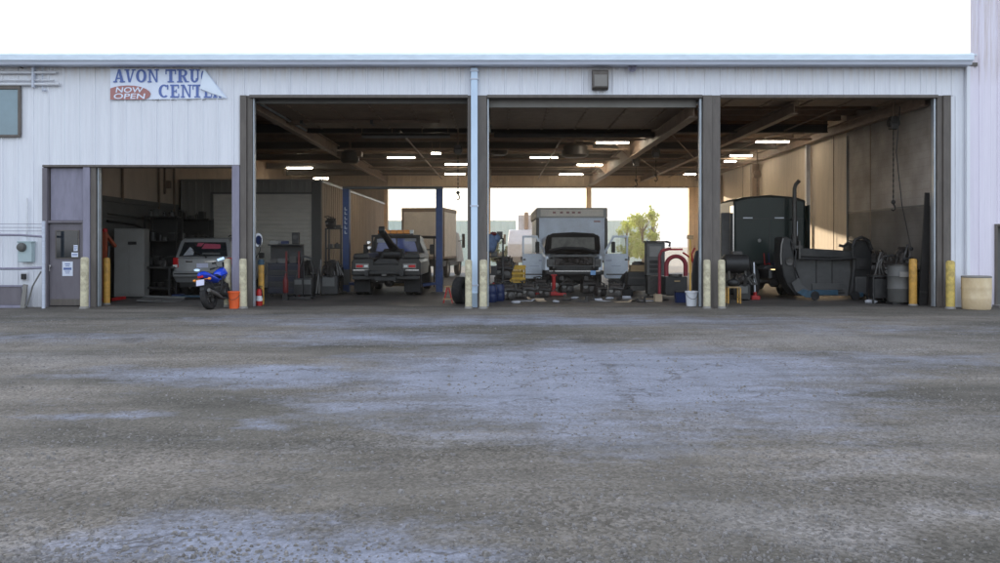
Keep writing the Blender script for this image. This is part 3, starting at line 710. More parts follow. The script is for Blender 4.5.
# ------------------------------------------------------------------ wall fixtures
def fixtures():
    t=thing('wall_pack_light','square dark wall lamp with pale lens above the middle bay','lamp',(wx(599.5,FD),FD-.03,wz(81,FD)))
    MB().prism([(0,-.24),(-.12,-.24),(-.2,-.2),(-.2,.2),(-.14,.25),(0,.25)],-.2,.2).build('housing',M['brown'],t,.01)
    MB().prism([(-.205,-.19),(-.225,-.17),(-.225,.1),(-.205,.12)],-.16,.16).build('lens',M['grey'],t,.005)
    t=thing('wall_siren','small round horn speaker on a bracket high above the middle bay','speaker',(wx(631,FD),FD-.03,wz(69.5,FD)))
    MB().lathe((0,-.06,0),(0,-1,0),[(.04,0),(.06,.04),(.1,.12),(.105,.13),(.09,.125),(.03,.05)],20).build('horn',M['purple'],t,smooth=40)
    MB().box(-.03,.1,-.07,0,-.05,.03).build('bracket',M['white'],t)
    t=thing('flood_light','small white wall floodlight above the pipes at the upper left','lamp',(wx(16,FD),FD-.03,wz(64.5,FD)))
    MB().lathe((0,-.1,0),(0,-.5,-1),[(.03,-.05),(.09,0),(.11,.05),(.1,.055)],16).build('head',M['white'],t,smooth=40)
    MB().tube([(0,-.08,0),(.12,-.06,-.06),(.2,0,-.1)],.015,6).build('arm',M['brown'],t)
    t=thing('wall_conduit','pair of white horizontal pipes with clamps above the upper left window','pipe',(0,FD-.05,0))
    for yv,xe,r in ((73,58,.035),(80.7,56,.018),(84.7,61,.038)):
        MB().cyl((-48,-.03,wz(yv,FD)),(wx(xe,FD),-.03,wz(yv,FD)),r,n=10).build('pipe',M['white'],t,smooth=50)
    for xp in (35.5,):
        MB().box(wx(xp-1,FD),wx(xp+1,FD),-.08,.02,wz(88,FD),wz(66.5,FD)).build('clamp',M['gut'],t)
    MB().cyl((wx(44,FD),-.02,wz(92,FD)),(wx(44,FD),-.02,6.1),.012,n=6).ball((wx(46.5,FD),-.03,wz(90.5,FD)),.04).build('wire',M['gut'],t)
    # electricity meter
    t=thing('electricity_meter','pale grey-green electricity meter box with round dial beside the mauve door','meter',(wx(29,FD),FD-.03,wz(252,FD)))
    MB().box(-.17,.17,-.16,0,-.25,.25).build('case',M['meter'],t,.015)
    MB().box(-.19,.19,-.17,-.0,.235,.27).build('lid',M['meter'],t,.008)
    MB().lathe((-.06,-.16,.12),(0,-1,0),[(.11,0),(.11,.05),(.09,.1),(.05,.12)],20).build('dial',M['darkgrey'],t,smooth=40)
    MB().cyl((0,-.05,.27),(0,-.05,1.35),.022,n=8).build('conduit',M['white'],t)
    t=thing('outlet_box','small dark weatherproof outlet box low on the wall under the electricity meter','outlet',(wx(25.3,FD),FD-.03,wz(276.5,FD)))
    MB().box(-.05,.05,-.08,0,-.07,.07).build('box',M['black'],t,.01); MB().box(-.09,.09,-.012,0,-.1,.1).build('back_plate',M['wall'],t)
    # railing at far left
    t=thing('pipe_railing','two dark horizontal rails with thin wires in front of the far left wall','railing',(0,FD-.45,0))
    D=FD-.45
    MB().tube([(-22,0,wz(233,D)),(wx(20,D),0,wz(235,D)),(wx(43.5,D),0,wz(236.7,D))],.028,8).build('rail',M['purple'],t)
    MB().tube([(-22,0,wz(270,D)),(wx(20,D),0,wz(268.6,D)),(wx(43.5,D),0,wz(267.6,D))],.032,8).build('rail',M['purple'],t)
    for yv in (224,227.5,231): MB().tube([(-22,0,wz(yv-1,D)),(wx(43,D),0,wz(yv,D))],.006,4).build('wire',M['purple'],t)
    for xp in (43.6,-60): MB().cyl((wx(xp,D),0,0),(wx(xp,D),0,wz(221,D)),.04,n=10).build('post',M['gut'],t)
    MB().tube([(wx(41,D),0,.9),(wx(35,D),-.1,.55),(wx(31,D),-.15,.1),(wx(29,D),-.2,.02)],.02,6).build('hose',M['darkgrey'],t)
    t=thing('low_barrier_panel','low grey metal panel standing against the far left wall','panel',(0,FD-.25,0))
    MB().box(-22,wx(28,FD),-.04,0,.07,.52).build('sheet',M['doorgrey'],t,.01)
    MB().box(-22,wx(29,FD),-.06,.02,.521,.56).box(-22,wx(29,FD),-.06,.02,0,.069).build('edge_rail',M['purple'],t)
    MB().obox((wx(31,FD),-.05,.28),(.1,.05,.6),(0,.12,0)).build('end_post',M['grey'],t)
fixtures()

# ------------------------------------------------------------------ bollards
def bollard(px,ytop,D,r,m,label,cap=None,tilt=0,dents=0):
    h=wz(ytop,D)
    t=thing('bollard',label,'bollard',(wx(px,D),D,0.0),group='concrete filled steel bollards',rot=(0,tilt,0))
    MB().lathe((0,0,0),(0,0,1),[(r,0),(r,.02),(r,h*.5),(r,h-.05),(r*.85,h-.015),(r*.4,h)],20).build('post',M[m],t,smooth=40)
    if cap: MB().lathe((0,0,h-.06),(0,0,1),[(r*1.12,0),(r*1.15,.08),(r*.7,.14)],18).build('cap',M[cap],t,smooth=40)
    else: MB().lathe((0,0,h*.02),(0,0,1),[(r*1.25,-.03),(r*1.2,.0),(r*1.02,.03)],18).build('concrete_collar',M['grey'],t)
    return t
bollard(84.3,257,20.3,.095,'cream','pale cream bollard in front of the column right of the mauve door',tilt=.01)
bollard(106.7,257.5,21.5,.085,'orangey','golden yellow bollard just inside the left bay opening')
bollard(227.8,258.5,20.9,.09,'cream','cream bollard between the blue motorcycle and the orange bucket')
bollard(243.4,258.5,20.35,.09,'cream','cream bollard just right of the orange bucket',tilt=-.008)
bollard(261.2,262.5,21.5,.075,'orangey','yellow bollard with a bright blue cap behind the fire extinguisher',cap='tealblue')
bollard(468.6,259.5,20.3,.083,'cream','cream bollard left of the pale blue downspout')
bollard(483.2,259.5,20.3,.095,'cream','cream bollard right of the pale blue downspout',tilt=.006)
bollard(706.9,259.5,20.35,.085,'cream','cream bollard beside the white bucket with the yellow pole')
bollard(721.8,259.5,20.35,.085,'cream','cream bollard just left of the small yellow stool',tilt=-.006)
bollard(913,258.5,21.15,.095,'orangey','orange yellow bollard inside the right bay in front of the engines')
bollard(950.4,260.5,20.25,.1,'yellow','bright yellow bollard outside the right end of the last bay')

# barrel on the right
t=thing('barrel','rust-stained cream yellow barrel against the wall at the far right','barrel',(wx(977.5,20.1),20.15,0))
MB().lathe((0,0,0),(0,0,1),[(.30,0),(.315,.02),(.325,.25),(.328,.27),(.325,.29),(.33,.5),(.333,.52),(.33,.54),(.328,.76)],32).build('body',mat('stained_cream_barrel',(.70,.60,.42),.6,0,.3,2.2,(1,1,.5),c2=(.56,.42,.24),dirt=(.34,.18,.08),dirtamt=.6),t,smooth=50)
MB().lathe((0,0,.761),(0,0,1),[(.33,0),(.335,.03),(.31,.045),(.3,.03),(.05,.028)],32).build('rim',M['grey'],t,smooth=30)

# buckets
def bucket(name,label,px,D,r0,r1,h,m,rimm):
    t=thing(name,label,'bucket',(wx(px,D),D,0.012 if D>FD else .0))
    MB().lathe((0,0,0),(0,0,1),[(r0,0),(r1,h),(r1-.01,h),(r0-.01,.02)],24).build('pail',M[m],t,smooth=40)
    MB().lathe((0,0,h-.05),(0,0,1),[(r1+.008,0),(r1+.015,.02),(r1+.012,.045),(r1-.004,.05)],24).build('rim',M[rimm],t,smooth=30)
    MB().tube([(-r1,0,h-.04)]+[(-r1*math.cos(a),-.09*math.sin(a)-r1*.6*math.sin(a),h-.04-.16*math.sin(a)) for a in [PI*k/8 for k in range(1,8)]]+[(r1,0,h-.04)],.006,5).build('handle',M['steel'],t)
    return t
bucket('bucket','orange bucket standing at the foot of the lilac column',234.6,20.35,.125,.15,.42,'orange','orange')
bucket('bucket','white pail with a yellow pole standing in it beside the column',691.5,21.0,.125,.15,.38,'white','white')
t=thing('broom','wooden yellow broom pole leaning up out of the white pail','broom',(wx(690,21.05),21.02,.05))
MB().cyl((0,0,0),(.02,.1,1.65),.022,n=8).build('pole',mat('yellow_pole',(.60,.36,.08),.6),t)
MB().obox((.02,.1,1.70),(.16,.05,.1),(0,.1,0)).build('head',M['woody'],t)
t=thing('fire_extinguisher','red and white fire extinguisher at the foot of the blue-capped bollard','extinguisher',(wx(259.3,21.1),21.1,.012))
MB().lathe((0,0,0),(0,0,1),[(.075,0),(.08,.02),(.08,.12)],16).lathe((0,0,.25),(0,0,1),[(.08,0),(.08,.1),(.05,.16),(.03,.18)],16).build('cylinder',M['red'],t,smooth=50)
MB().lathe((0,0,.121),(0,0,1),[(.081,0),(.081,.128)],16).build('label_band',M['white'],t,smooth=50)
MB().cyl((0,0,.43),(0,0,.49),.02).box(-.02,.09,-.012,.012,.47,.485).box(-.02,.08,-.012,.012,.495,.505).tube([(0,-.02,.46),(.08,-.04,.42),(.1,-.04,.2)],.01,6).build('valve',M['black'],t)
# hose reel / round white-blue disc on the jamb
t=thing('wall_disc','round blue disc with a white ring and hanging hose on the first bay jamb','hose reel',(wx(257.6,21.2),21.2,wz(240,21.2)))
t.scale=(.8,.8,.9)
MB().lathe((0,0,0),(2.2,-1,0),[(.13,0),(.19,0),(.195,.03),(.13,.03)],28).build('ring',M['white'],t,smooth=30)
MB().lathe((0,0,0),(2.2,-1,0),[(.129,0),(.129,.05)],24).build('hub',M['drumblue'],t)
MB().tube([(.02,0,-.2),(.12,-.03,-.1),(.13,-.03,.05),(.08,0,-.3),(-.05,0,-.5)],.012,6).build('hose',M['black'],t)
MB().box(-.14,.02,0.04,.1,-.05,.05).build('bracket',M['steel'],t)

# ------------------------------------------------------------------ ceiling lights
def clight(px,py,wpx,label,D=None):
    zl_=5.2; D=D or (zl_-EYE)*F0/(HY-py); w=wpx*D/F0
    t=thing('fluorescent_light',label,'ceiling light',(wx(px,D),D,wz(py,D)),group='lit fluorescent strip lights under the roof')
    MB().box(-w/2,w/2,-.1,.1,.03,.09).build('housing',M['white'],t)
    for s in (-.05,.05): MB().cyl((-w/2+.02,s,0.005),(w/2-.02,s,0.005),.02,n=8).build('tube',M['lampw'],t)
    for s in (-w*.4,w*.4): MB().cyl((s,0,.09),(s,0,5.45-wz(py,D)),.008,n=5).build('hanger',M['purlin'],t)
clight(401,158,28,'lit strip light over the black tow truck, nearest to the front')
clight(456,164.5,22,'lit strip light high beside the first column, upper of two')
clight(455,174,21,'lit strip light beside the first column, lower of two')
clight(299.5,168,26,'lit strip light above the grey office room')
clight(321,178.6,15,'short lit strip light above the right corner of the office room',D=37)
clight(544,158,28,'lit strip light over the middle bay left of its girder')
clight(612.5,143,33,'largest lit strip light of the middle bay near its girder')
clight(589.5,165,26,'lit strip light just left of the diagonal girder')
clight(571,174.5,24,'lowest lit strip light of the middle bay above the white box truck')
clight(772.5,142,33,'largest lit strip light of the right bay')
clight(741,156,22,'second lit strip light of the right bay')
clight(730,161.5,12,'smallest farthest lit strip light of the right bay')
clight(690,174.5,12,'lit strip light just left of the second column')
clight(436,153.5,10,'small short lit lamp near the front of the first bay',D=30)

# heaters, ducts
t=thing('radiant_heater','long pale radiant tube heater hung across the first bay','heater',(0,26.0,4.93))
MB().cyl((wx(362,26),0,0),(wx(450,26),0,0),.035,n=8).build('tube',M['grey'],t)
MB().prism([(-.12,.03),(-.02,.10),(.02,.10),(.12,.03),(.12,.045),(.02,.115),(-.02,.115),(-.12,.045)],wx(362,26),wx(450,26)).build('reflector',M['steel'],t)
for x in (362,392,422,448): MB().cyl((wx(x,26),0,.1),(wx(x,26),0,.5),.01,n=5).build('hanger',M['purlin'],t)
t=thing('radiant_heater','long dark radiant tube heater hung across the middle bay','heater',(0,26.6,5.08))
MB().cyl((wx(494,26.6),0,0),(wx(660,26.6),0,0),.09,n=10).build('tube',M['darkbeam'],t)
MB().tube([(wx(660,26.6),0,0),(wx(663,26.6),0,.05),(wx(664,26.6),0,.4)],.09,10).build('elbow',M['purlin'],t)
for (px,py,D,r,lab) in ((499,150,33,.34,'round black fan heater hung at the left of the middle bay'),(575,152,31,.5,'broad black unit heater hung left of the girder'),(350,158,32,.36,'black unit heater hung over the first bay near the office room')):
    t=thing('unit_heater',lab,'heater',(wx(px,D),D,wz(py,D)))
    MB().lathe((0,0,-.2),(0,0,1),[(r*.75,0),(r,.08),(r,.4),(r*.6,.5)],20).build('casing',M['black'],t,smooth=40)
    MB().box(-r*1.3,r*1.3,-.2,.2,.05,.25).build('duct_box',M['purlin'],t,.02)
    MB().cyl((0,0,.25),(0,0,5.5-wz(py,D)),.05,n=8).build('flue',M['purlin'],t)
t=thing('roof_duct','dark rectangular duct running across the roof of the first bay','duct',(0,24.5,5.0))
MB().box(wx(270,24.5),wx(440,24.5),0,.5,.15,.5).build('duct',M['purlin'],t,.02)
MB().box(wx(300,24.5),wx(303,24.5),-.02,.52,.13,.52).box(wx(370,24.5),wx(373,24.5),-.02,.52,.13,.52).build('flange',M['steel'],t)
# chain hoists
def hoist(px,D,ztop,zbot,body,label,m='steel'):
    t=thing('chain_hoist',label,'hoist',(wx(px,D),D,ztop))
    MB().box(-.1,.1,-.1,.1,-body,0).cyl((-.14,0,-body*.5),(.14,0,-body*.5),.11,n=14).build('motor',M[m],t,.02)
    mb=MB(); L_=ztop-body-zbot; n=max(6,int(L_/.07))
    for k in range(n):
        z=-body-k*L_/n
        if k%2: mb.box(-.018,.018,-.006,.006,z-L_/n*1.1,z)
        else: mb.box(-.006,.006,-.018,.018,z-L_/n*1.1,z)
    mb.build('chain',M['darkbeam'],t)
    MB().tube([(0,0,-body-L_-.1),(.04,0,-body-L_-.16),(.05,0,-body-L_-.23),(0,0,-body-L_-.28),(-.05,0,-body-L_-.24)],.022,6).ball((0,0,-body-L_-.05),.06).build('hook',M['darkbeam'],t)
    if 5.4>ztop: MB().cyl((0,0,0),(0,0,5.4-ztop),.03,n=6).build('hanger',M['purlin'],t)
hoist(893.3,22.3,5.0,2.75,.35,'chain hoist hanging in front of the right block wall')
hoist(757,33,4.5,3.5,.3,'orange brown chain hoist above the dark sleeper cab','girder')
hoist(656,29,4.95,4.05,.35,'dark chain hoist just left of the second column')
hoist(636,31.5,4.95,4.05,.4,'dark chain hoist hanging beside the diagonal girder')
hoist(458,27,4.8,3.3,.3,'chain hoist hanging beside the first column')

# ------------------------------------------------------------------ wheels
def wheel(parent,c,r,w,axis=(1,0,0),rimm='chrome',name='wheel',tread=True,rimr=.58,spokes=0):
    tyre=MB().lathe(c,axis,[(r*rimr,-w/2),(r*.9,-w/2),(r*.97,-w*.42),(r,-w*.25),(r,w*.25),(r*.97,w*.42),(r*.9,w/2),(r*rimr,w/2)],28,closed=True).build(name,M['rubber'],parent,smooth=50)
    if spokes==0:
        MB().lathe(c,axis,[(r*rimr*.99,-w*.4),(r*rimr*.5,-w*.3),(r*.15,-w*.35),(r*.15,w*.35),(r*rimr*.5,w*.3),(r*rimr*.99,w*.4)],20).build('rim',M[rimm],tyre,smooth=40)
    else:
        mb=MB().lathe(c,axis,[(r*rimr*.90,-w*.3),(r*rimr*1.0,-w*.3),(r*rimr*1.0,w*.3),(r*rimr*.90,w*.3)],24,closed=True).lathe(c,axis,[(.04,-w*.5),(.04,w*.5)],12)
        q=Vector(axis).to_track_quat('Z','Y'); c=Vector(c)
        for k in range(spokes):
            a=2*PI*k/spokes; d=q@Vector((math.cos(a),math.sin(a),0)); mb.bar(c+d*.03,c+d*r*rimr*.95,.03,.02)
        mb.build('rim',M[rimm],tyre)
    return tyre

# ------------------------------------------------------------------ silver SUV (rear view)
def suv():
    D=24.9
    t=thing('suv','silver estate SUV seen from behind, pink stickers in its rear window','car',(wx(202.5,D),D,.012),rz=R(1.5))
    W=.87
    def sec(y,w,z0,z1,round_=.12):
        return [(-w+round_*.6,y,z0),(w-round_*.6,y,z0),(w,y,z0+round_),(w+.015,y,(z0+z1)/2),(w-.02,y,z1-.05),(w-.09,y,z1),(-w+.09,y,z1),(-w+.02,y,z1-.05),(-w-.015,y,(z0+z1)/2),(-w,y,z0+round_)]
    MB().ring([sec(.02,W-.04,.5,1.14),sec(.08,W,.42,1.17),sec(1.2,W+.01,.36,1.17),sec(3.0,W,.36,1.12),sec(3.3,W-.01,.4,1.04),sec(4.3,W-.05,.42,.97),sec(4.45,W-.12,.5,.85)]).build('body',M['silver'],t,smooth=40)
    def gsec(y,w0,w1,z0,z1): return [(-w0,y,z0),(w0,y,z0),(w1+.03,y,z1-.1),(w1-.06,y,z1),(-w1+.06,y,z1),(-w1-.03,y,z1-.1)]
    # greenhouse leans forward
    def gring(y0,y1,w0,w1,z0,z1): return [(-w0,y0,z0),(w0,y0,z0),(w1+.02,y1,z1-.1),(w1-.07,y1+.03,z1),(-w1+.07,y1+.03,z1),(-w1-.02,y1,z1-.1)]
    MB().ring([gring(.06,.28,W-.05,.72,1.15,1.73),gring(.3,.6,W-.04,.73,1.16,1.77),gring(2.0,2.0,W-.04,.73,1.14,1.78),gring(3.1,2.5,W-.06,.70,1.1,1.72)]).build('cabin',M['silver'],t,smooth=30)
    # rear glass as sloped slab slightly proud
    def slab(pts,off,name,m,parent,label=None):
        v=[Vector(p) for p in pts]; n=(v[1]-v[0]).cross(v[3]-v[0]).normalized()
        return MB().ring([[p+n*off for p in v],[p-n*.01 for p in v]]).build(name,M[m],parent,label=label)
    zs=lambda z: .06+(z-1.15)*.22/.48
    rw=slab([(-.72,zs(1.2)-.015,1.2),(.72,zs(1.2)-.015,1.2),(.62,zs(1.6)-.015,1.62),(-.62,zs(1.6)-.015,1.62)],.006,'rear_window','glass',t)
    slab([(-.1,zs(1.42)-.03,1.40),(.5,zs(1.42)-.03,1.40),(.46,zs(1.55)-.03,1.56),(0,zs(1.55)-.03,1.58)],.002,'sticker','pink',rw)
    slab([(-.24,zs(1.5)-.03,1.5),(-.1,zs(1.5)-.03,1.5),(-.02,zs(1.55)-.03,1.6),(-.2,zs(1.55)-.03,1.6)],.002,'sticker','pink',rw)
    slab([(-.6,zs(1.22)-.03,1.22),(-.3,zs(1.22)-.03,1.24),(-.28,zs(1.4)-.03,1.36),(-.42,zs(1.42)-.03,1.48)],.002,'sticker','sack',rw)
    slab([(-.05,zs(1.26)-.03,1.25),(.5,zs(1.26)-.03,1.25),(.48,zs(1.34)-.03,1.32),(-.03,zs(1.34)-.03,1.32)],.002,'sticker','darkgrey',rw)
    MB().bar((.1,.03,1.18),(-.35,.12,1.38),.018).cyl((.1,0,1.17),(.1,.06,1.17),.03).build('wiper',M['black'],t)
    for s in (-1,1):
        for (a,b) in ((.55,1.35),(1.42,2.2)):
            MB().add([(s*(W-.03),a,1.2),(s*(W-.03),b,1.2),(s*.76,b-.02,1.62),(s*.76,a+.1,1.62)],[(0,1,2,3)]).build('side_window',M['glass'],t)
        MB().box(min(s*.72,s*.875),max(s*.72,s*.875),-.02,.1,.86,1.16).build('tail_light',M['redlens'],t,.02)
        MB().box(min(s*.74,s*.87),max(s*.74,s*.87),-.028,-.0205,.87,.95).build('reversing_light',M['whitelens'],t)
        for y in (.85,3.5): wheel(t,(s*.76,y,.35),.35,.24)
        MB().tube([(s*.6,.6,1.80),(s*.6,.8,1.84),(s*.6,2.2,1.85),(s*.6,2.4,1.80)],.018,6).build('roof_rail',M['black'],t)
        MB().box(min(s*.9,s*1.08),max(s*.9,s*1.08),2.9,3.0,1.1,1.28).build('mirror',M['black'],t,.03)
    MB().box(-.85,.85,-.13,.12,.58,.76).build('rear_bumper',M['silver'],t,.04)
    MB().box(-.80,.80,-.14,-.132,.66,.70).build('bumper_strip',M['black'],t)
    MB().box(-.17,.17,-.02,-.004,.86,.99).build('number_plate',M['plate'],t)
    MB().box(-.5,-.3,.0,.022,1.02,1.06).box(.05,.4,.0,.022,1.02,1.07).build('badge',M['chrome'],t)
    MB().box(-.7,.7,.1,4.1,.28,.42).build('underbody',M['black'],t)
    MB().tube([(.5,0,.38),(.5,-.08,.36)],.03,8).build('tailpipe',M['steel'],t)
    MB().ball((-.12,-.14,.79),(.09,.02,.035)).build('lamp',M['glint'],t)  # glowing blob imitating a bright glint above the bumper
    MB().obox((.55,-.03,1.12),(.2,.03,.07),(0,-.3,0)).build('lamp',M['glint'],t)  # glowing slip imitating a second glint on the tailgate
suv()

# ------------------------------------------------------------------ motorcycle
def motorcycle():
    D=20.05
    root=thing('motorcycle','blue and black motorcycle parked outside the left bay, rear wheel towards the yard','motorcycle',(wx(210.5,D),D,.0),rot=(0,R(-9),R(-9)))
    B=root
    wheel(B,(0,.0,.31),.31,.15,rimm='steel',name='rear_wheel',spokes=6,rimr=.66)
    wheel(B,(0,1.36,.30),.30,.11,rimm='steel',name='front_wheel',spokes=6,rimr=.68)
    MB().bar((-.1,0,.31),(-.1,.5,.42),.04,.06).bar((.1,0,.31),(.1,.5,.42),.04,.06).cyl((-.12,0,.31),(.12,0,.31),.02).build('swingarm',M['steel'],B,.005)
    MB().tube([(-.1,.45,.4),(-.12,.6,.75),(-.06,.95,.86),(0,1.08,.9)],.022).tube([(.1,.45,.4),(.12,.6,.75),(.06,.95,.86),(0,1.08,.9)],.022).tube([(0,1.08,.85),(.08,.95,.4),(.1,.5,.25)],.02).tube([(0,1.08,.85),(-.08,.95,.4),(-.1,.5,.25)],.02).build('frame',M['black'],B)
    MB().obox((0,.66,.42),(.3,.34,.3),(.2,0,0)).cyl((-.2,.6,.36),(.2,.6,.36),.13).obox((0,.85,.56),(.22,.2,.22),(-.6,0,0)).build('engine',M['steel'],B,.02)
    MB().tube([(.1,.95,.4),(.14,.85,.22),(.15,.4,.22),(.17,.1,.34),(.18,-.28,.46)],[.025,.025,.03,.045,.045],10).build('exhaust',M['darkgrey'],B,smooth=50)
    # tank
    def ts(y,w,z0,z1): return [(-w*.6,y,z0),(w*.6,y,z0),(w,y,z0+(z1-z0)*.4),(w*.8,y,z1-.04),(w*.3,y,z1),(-w*.3,y,z1),(-w*.8,y,z1-.04),(-w,y,z0+(z1-z0)*.4)]
    MB().ring([ts(.5,.08,.74,.84),ts(.6,.14,.72,.93),ts(.85,.19,.72,1.0),ts(1.0,.16,.76,.98),ts(1.1,.08,.82,.92)]).build('fuel_tank',M['bikeblue'],B,smooth=50)
    MB().ring([ts(-.02,.11,.79,.84),ts(.25,.13,.74,.83),ts(.55,.12,.72,.84)]).build('seat',M['black'],B,smooth=50)
    MB().ring([ts(-.30,.05,.83,.90),ts(-.12,.15,.74,.93),ts(.10,.16,.69,.87),ts(.4,.14,.62,.78)]).build('tail_fairing',M['bikeblue'],B,smooth=50)
    MB().ring([ts(1.0,.2,.6,.9),ts(1.25,.17,.72,1.0),ts(1.38,.08,.78,.92)]).build('front_fairing',M['bikeblue'],B,smooth=50)
    MB().add([(-.14,1.18,.98),(.14,1.18,.98),(.09,1.08,1.14),(-.09,1.08,1.14)],[(0,1,2,3)]).build('windscreen',M['glass'],B)
    MB().obox((0,-.2,.62),(.11,.04,.34),(-.35,0,0)).build('mudguard',M['black'],B,.01)
    MB().obox((0,-.295,.66),(.20,.012,.14),(-.3,0,0)).build('number_plate',M['plate'],B)
    MB().obox((0,-.25,.80),(.14,.05,.06)).build('tail_light',M['redlens'],B,.015)
    for s in (-1,1):
        MB().cyl((s*.05,-.16,.74),(s*.17,-.18,.73),.01,n=6).ball((s*.19,-.19,.73),(.045,.04,.032)).build('indicator',M['amber'],B,smooth=60)
        MB().tube([(s*.09,1.36,.3),(s*.09,1.1,.95)],.028).build('fork',M['chrome'],B)
        MB().tube([(0,1.08,1.0),(s*.2,1.05,1.03),(s*.36,.95,1.0)],.014,6).build('handlebar',M['black'],B)
        MB().cyl((s*.26,.99,1.02),(s*.37,.94,1.0),.022,n=8).build('grip',M['rubber'],B)
        MB().tube([(s*.2,1.05,1.03),(s*.26,1.05,1.13)],.008,5).obox((s*.28,1.04,1.15),(.11,.03,.06)).build('mirror',M['black'],B,.01)
    MB().cyl((-.12,.5,.25),(-.28,.42,.04),.014,n=6).build('side_stand',M['steel'],B)
    MB().ring([[(-.07,1.15,.62),(.07,1.15,.62),(.07,1.14,.60),(-.07,1.14,.60)],[(-.07,1.4,.645),(.07,1.4,.645),(.07,1.4,.63),(-.07,1.4,.63)],[(-.07,1.62,.52),(.07,1.62,.52),(.07,1.6,.51),(-.07,1.6,.51)]]).build('front_mudguard',M['bikeblue'],B)
motorcycle()

# ------------------------------------------------------------------ black tow truck, rear view
def tow():
    D=25.0
    t=thing('tow_truck','black wrecker tow truck with orange light bar and boom seen from behind','tow truck',(wx(386,D),D,.012))
    t.scale=(.93,1,1)
    # body of bed
    MB().prism([(-1.12,.62),(1.12,.62),(1.12,1.02),(1.05,1.13),(.42,1.13),(.40,.95),(-.40,.95),(-.42,1.13),(-1.05,1.13),(-1.12,1.02)],.0,2.5,'y').build('bed',M['towgrey'],t,.03)
    for s in (-1,1):
        MB().prism([(s*.52,1.131),(s*1.1,1.131),(s*1.05,1.28),(s*.62,1.3)],.1,2.3,'y').build('tool_locker',M['towgrey'],t,.03)
        MB().box(min(s*.55,s*.98),max(s*.55,s*.98),-.03,-.002,.83,.98).build('light_panel',M['grey'],t,.01)
        MB().box(min(s*.74,s*.95),max(s*.74,s*.95),-.045,-.031,.865,.94).build('tail_light',M['redlens'],t,.01)
        MB().box(min(s*.58,s*.70),max(s*.58,s*.70),-.045,-.031,.875,.935).build('reversing_light',M['whitelens'],t,.01)
        MB().box(min(s*.52,s*1.06),max(s*.52,s*1.06),-.012,-.002,.77,.80).build('trim_strip',M['chrome'],t)
        MB().box(min(s*.55,s*1.08),max(s*.55,s*1.08),.25,.27,.12,.62).build('mud_flap',M['rubber'],t)
        MB().cyl((s*.28,-.08,.47),(s*.28,-.05,.47),.035).build('lamp',M['whitelens'],t)
        for xx in (.68,.96): wheel(t,(s*xx,.75,.42),.42,.24,rimm='steel')
        wheel(t,(s*.92,4.3,.42),.42,.26,rimm='steel')
        MB().box(min(s*1.12,s*1.30),max(s*1.12,s*1.30),3.2,3.3,1.22,1.56).build('mirror',M['black'],t,.03)
        MB().box(min(s*1.0,s*1.2),max(s*1.0,s*1.2),3.24,3.27,1.36,1.4).build('mirror_arm',M['black'],t)
    MB().box(-1.08,1.08,-.1,.1,.50,.615).box(-.35,.35,-.18,-.1,.46,.6).build('rear_bumper',M['black'],t,.02)
    MB().box(-.42,-.3,.1,5.2,.5,.61).box(.3,.42,.1,5.2,.5,.61).cyl((-.9,.75,.42),(.9,.75,.42),.07).ball((0,.75,.42),.19).build('chassis',M['steel'],t)
    # cab
    def cs(y,w0,w1,z0,zm,z1): return [(-w0,y,z0),(w0,y,z0),(w0,y,zm),(w1,y,z1-.08),(w1-.1,y,z1),(-w1+.1,y,z1),(-w1,y,z1-.08),(-w0,y,zm)]
    MB().ring([cs(2.6,.98,.78,.6,1.25,1.86),cs(2.75,1.0,.8,.6,1.25,1.88),cs(3.9,1.0,.8,.6,1.25,1.88),cs(4.1,1.0,.76,.6,1.22,1.8)]).build('cab',M['towgrey'],t,smooth=30)
    MB().ring([[(-.98,4.1,.6),(.98,4.1,.6),(.96,4.1,1.2),(-.96,4.1,1.2)],[(-.95,5.2,.6),(.95,5.2,.6),(.9,5.2,1.1),(-.9,5.2,1.1)]]).build('hood',M['towgrey'],t,.04)
    rw=MB().add([(-.74,2.585,1.33),(.74,2.585,1.33),(.62,2.585,1.76),(-.62,2.585,1.76)],[(0,1,2,3)]).build('rear_window',M['glassblue'],t)
    MB().box(-.02,.02,2.56,2.583,1.33,1.76).box(-.25,-.22,2.56,2.583,1.33,1.76).build('window_bar',M['black'],rw)
    MB().box(.3,.7,2.565,2.575,1.66,1.76).build('sticker',M['sack'],rw)
    MB().box(-.7,-.35,2.565,2.575,1.62,1.74).build('sticker',M['sack'],rw)
    # headache rack and light bar
    MB().box(-.86,-.80,2.35,2.41,1.15,1.86).box(.80,.86,2.35,2.41,1.15,1.86).box(-.86,.86,2.35,2.41,1.80,1.87).box(-.8,.8,2.36,2.40,1.28,1.31).build('headache_rack',M['black'],t,.008)
    lb=MB().box(-.62,.62,2.2,2.42,1.875,1.91).build('light_bar_base',M['black'],t)
    for k in range(5): MB().box(-.61+k*.225,-.40+k*.225,2.2,2.42,1.912,2.03).build('light_bar_lens',M['amber'],lb,.015)
    MB().box(.52,.63,2.19,2.41,1.912,2.03).build('light_bar_lens',M['whitelens'],lb,.015)
    # boom + winch
    MB().bar((0,2.2,.95),(-.02,1.5,1.4),.22,.28).build('boom_mast',M['black'],t,.02)
    bo=MB().tube([(.15,2.2,1.25),(-.02,1.2,1.55),(-.14,.6,1.86),(-.2,.35,2.0)],[.14,.12,.10,.09],8).build('boom',M['black'],t)
    MB().cyl((-.28,.35,2.0),(-.10,.35,2.0),.11).build('sheave',M['black'],bo)
    MB().prism([(-.48,1.1),(.48,1.1),(.3,1.42),(-.3,1.42)],1.6,2.2,'y').cyl((-.3,1.5,1.25),(.3,1.5,1.25),.13).build('winch',M['black'],t,.02)
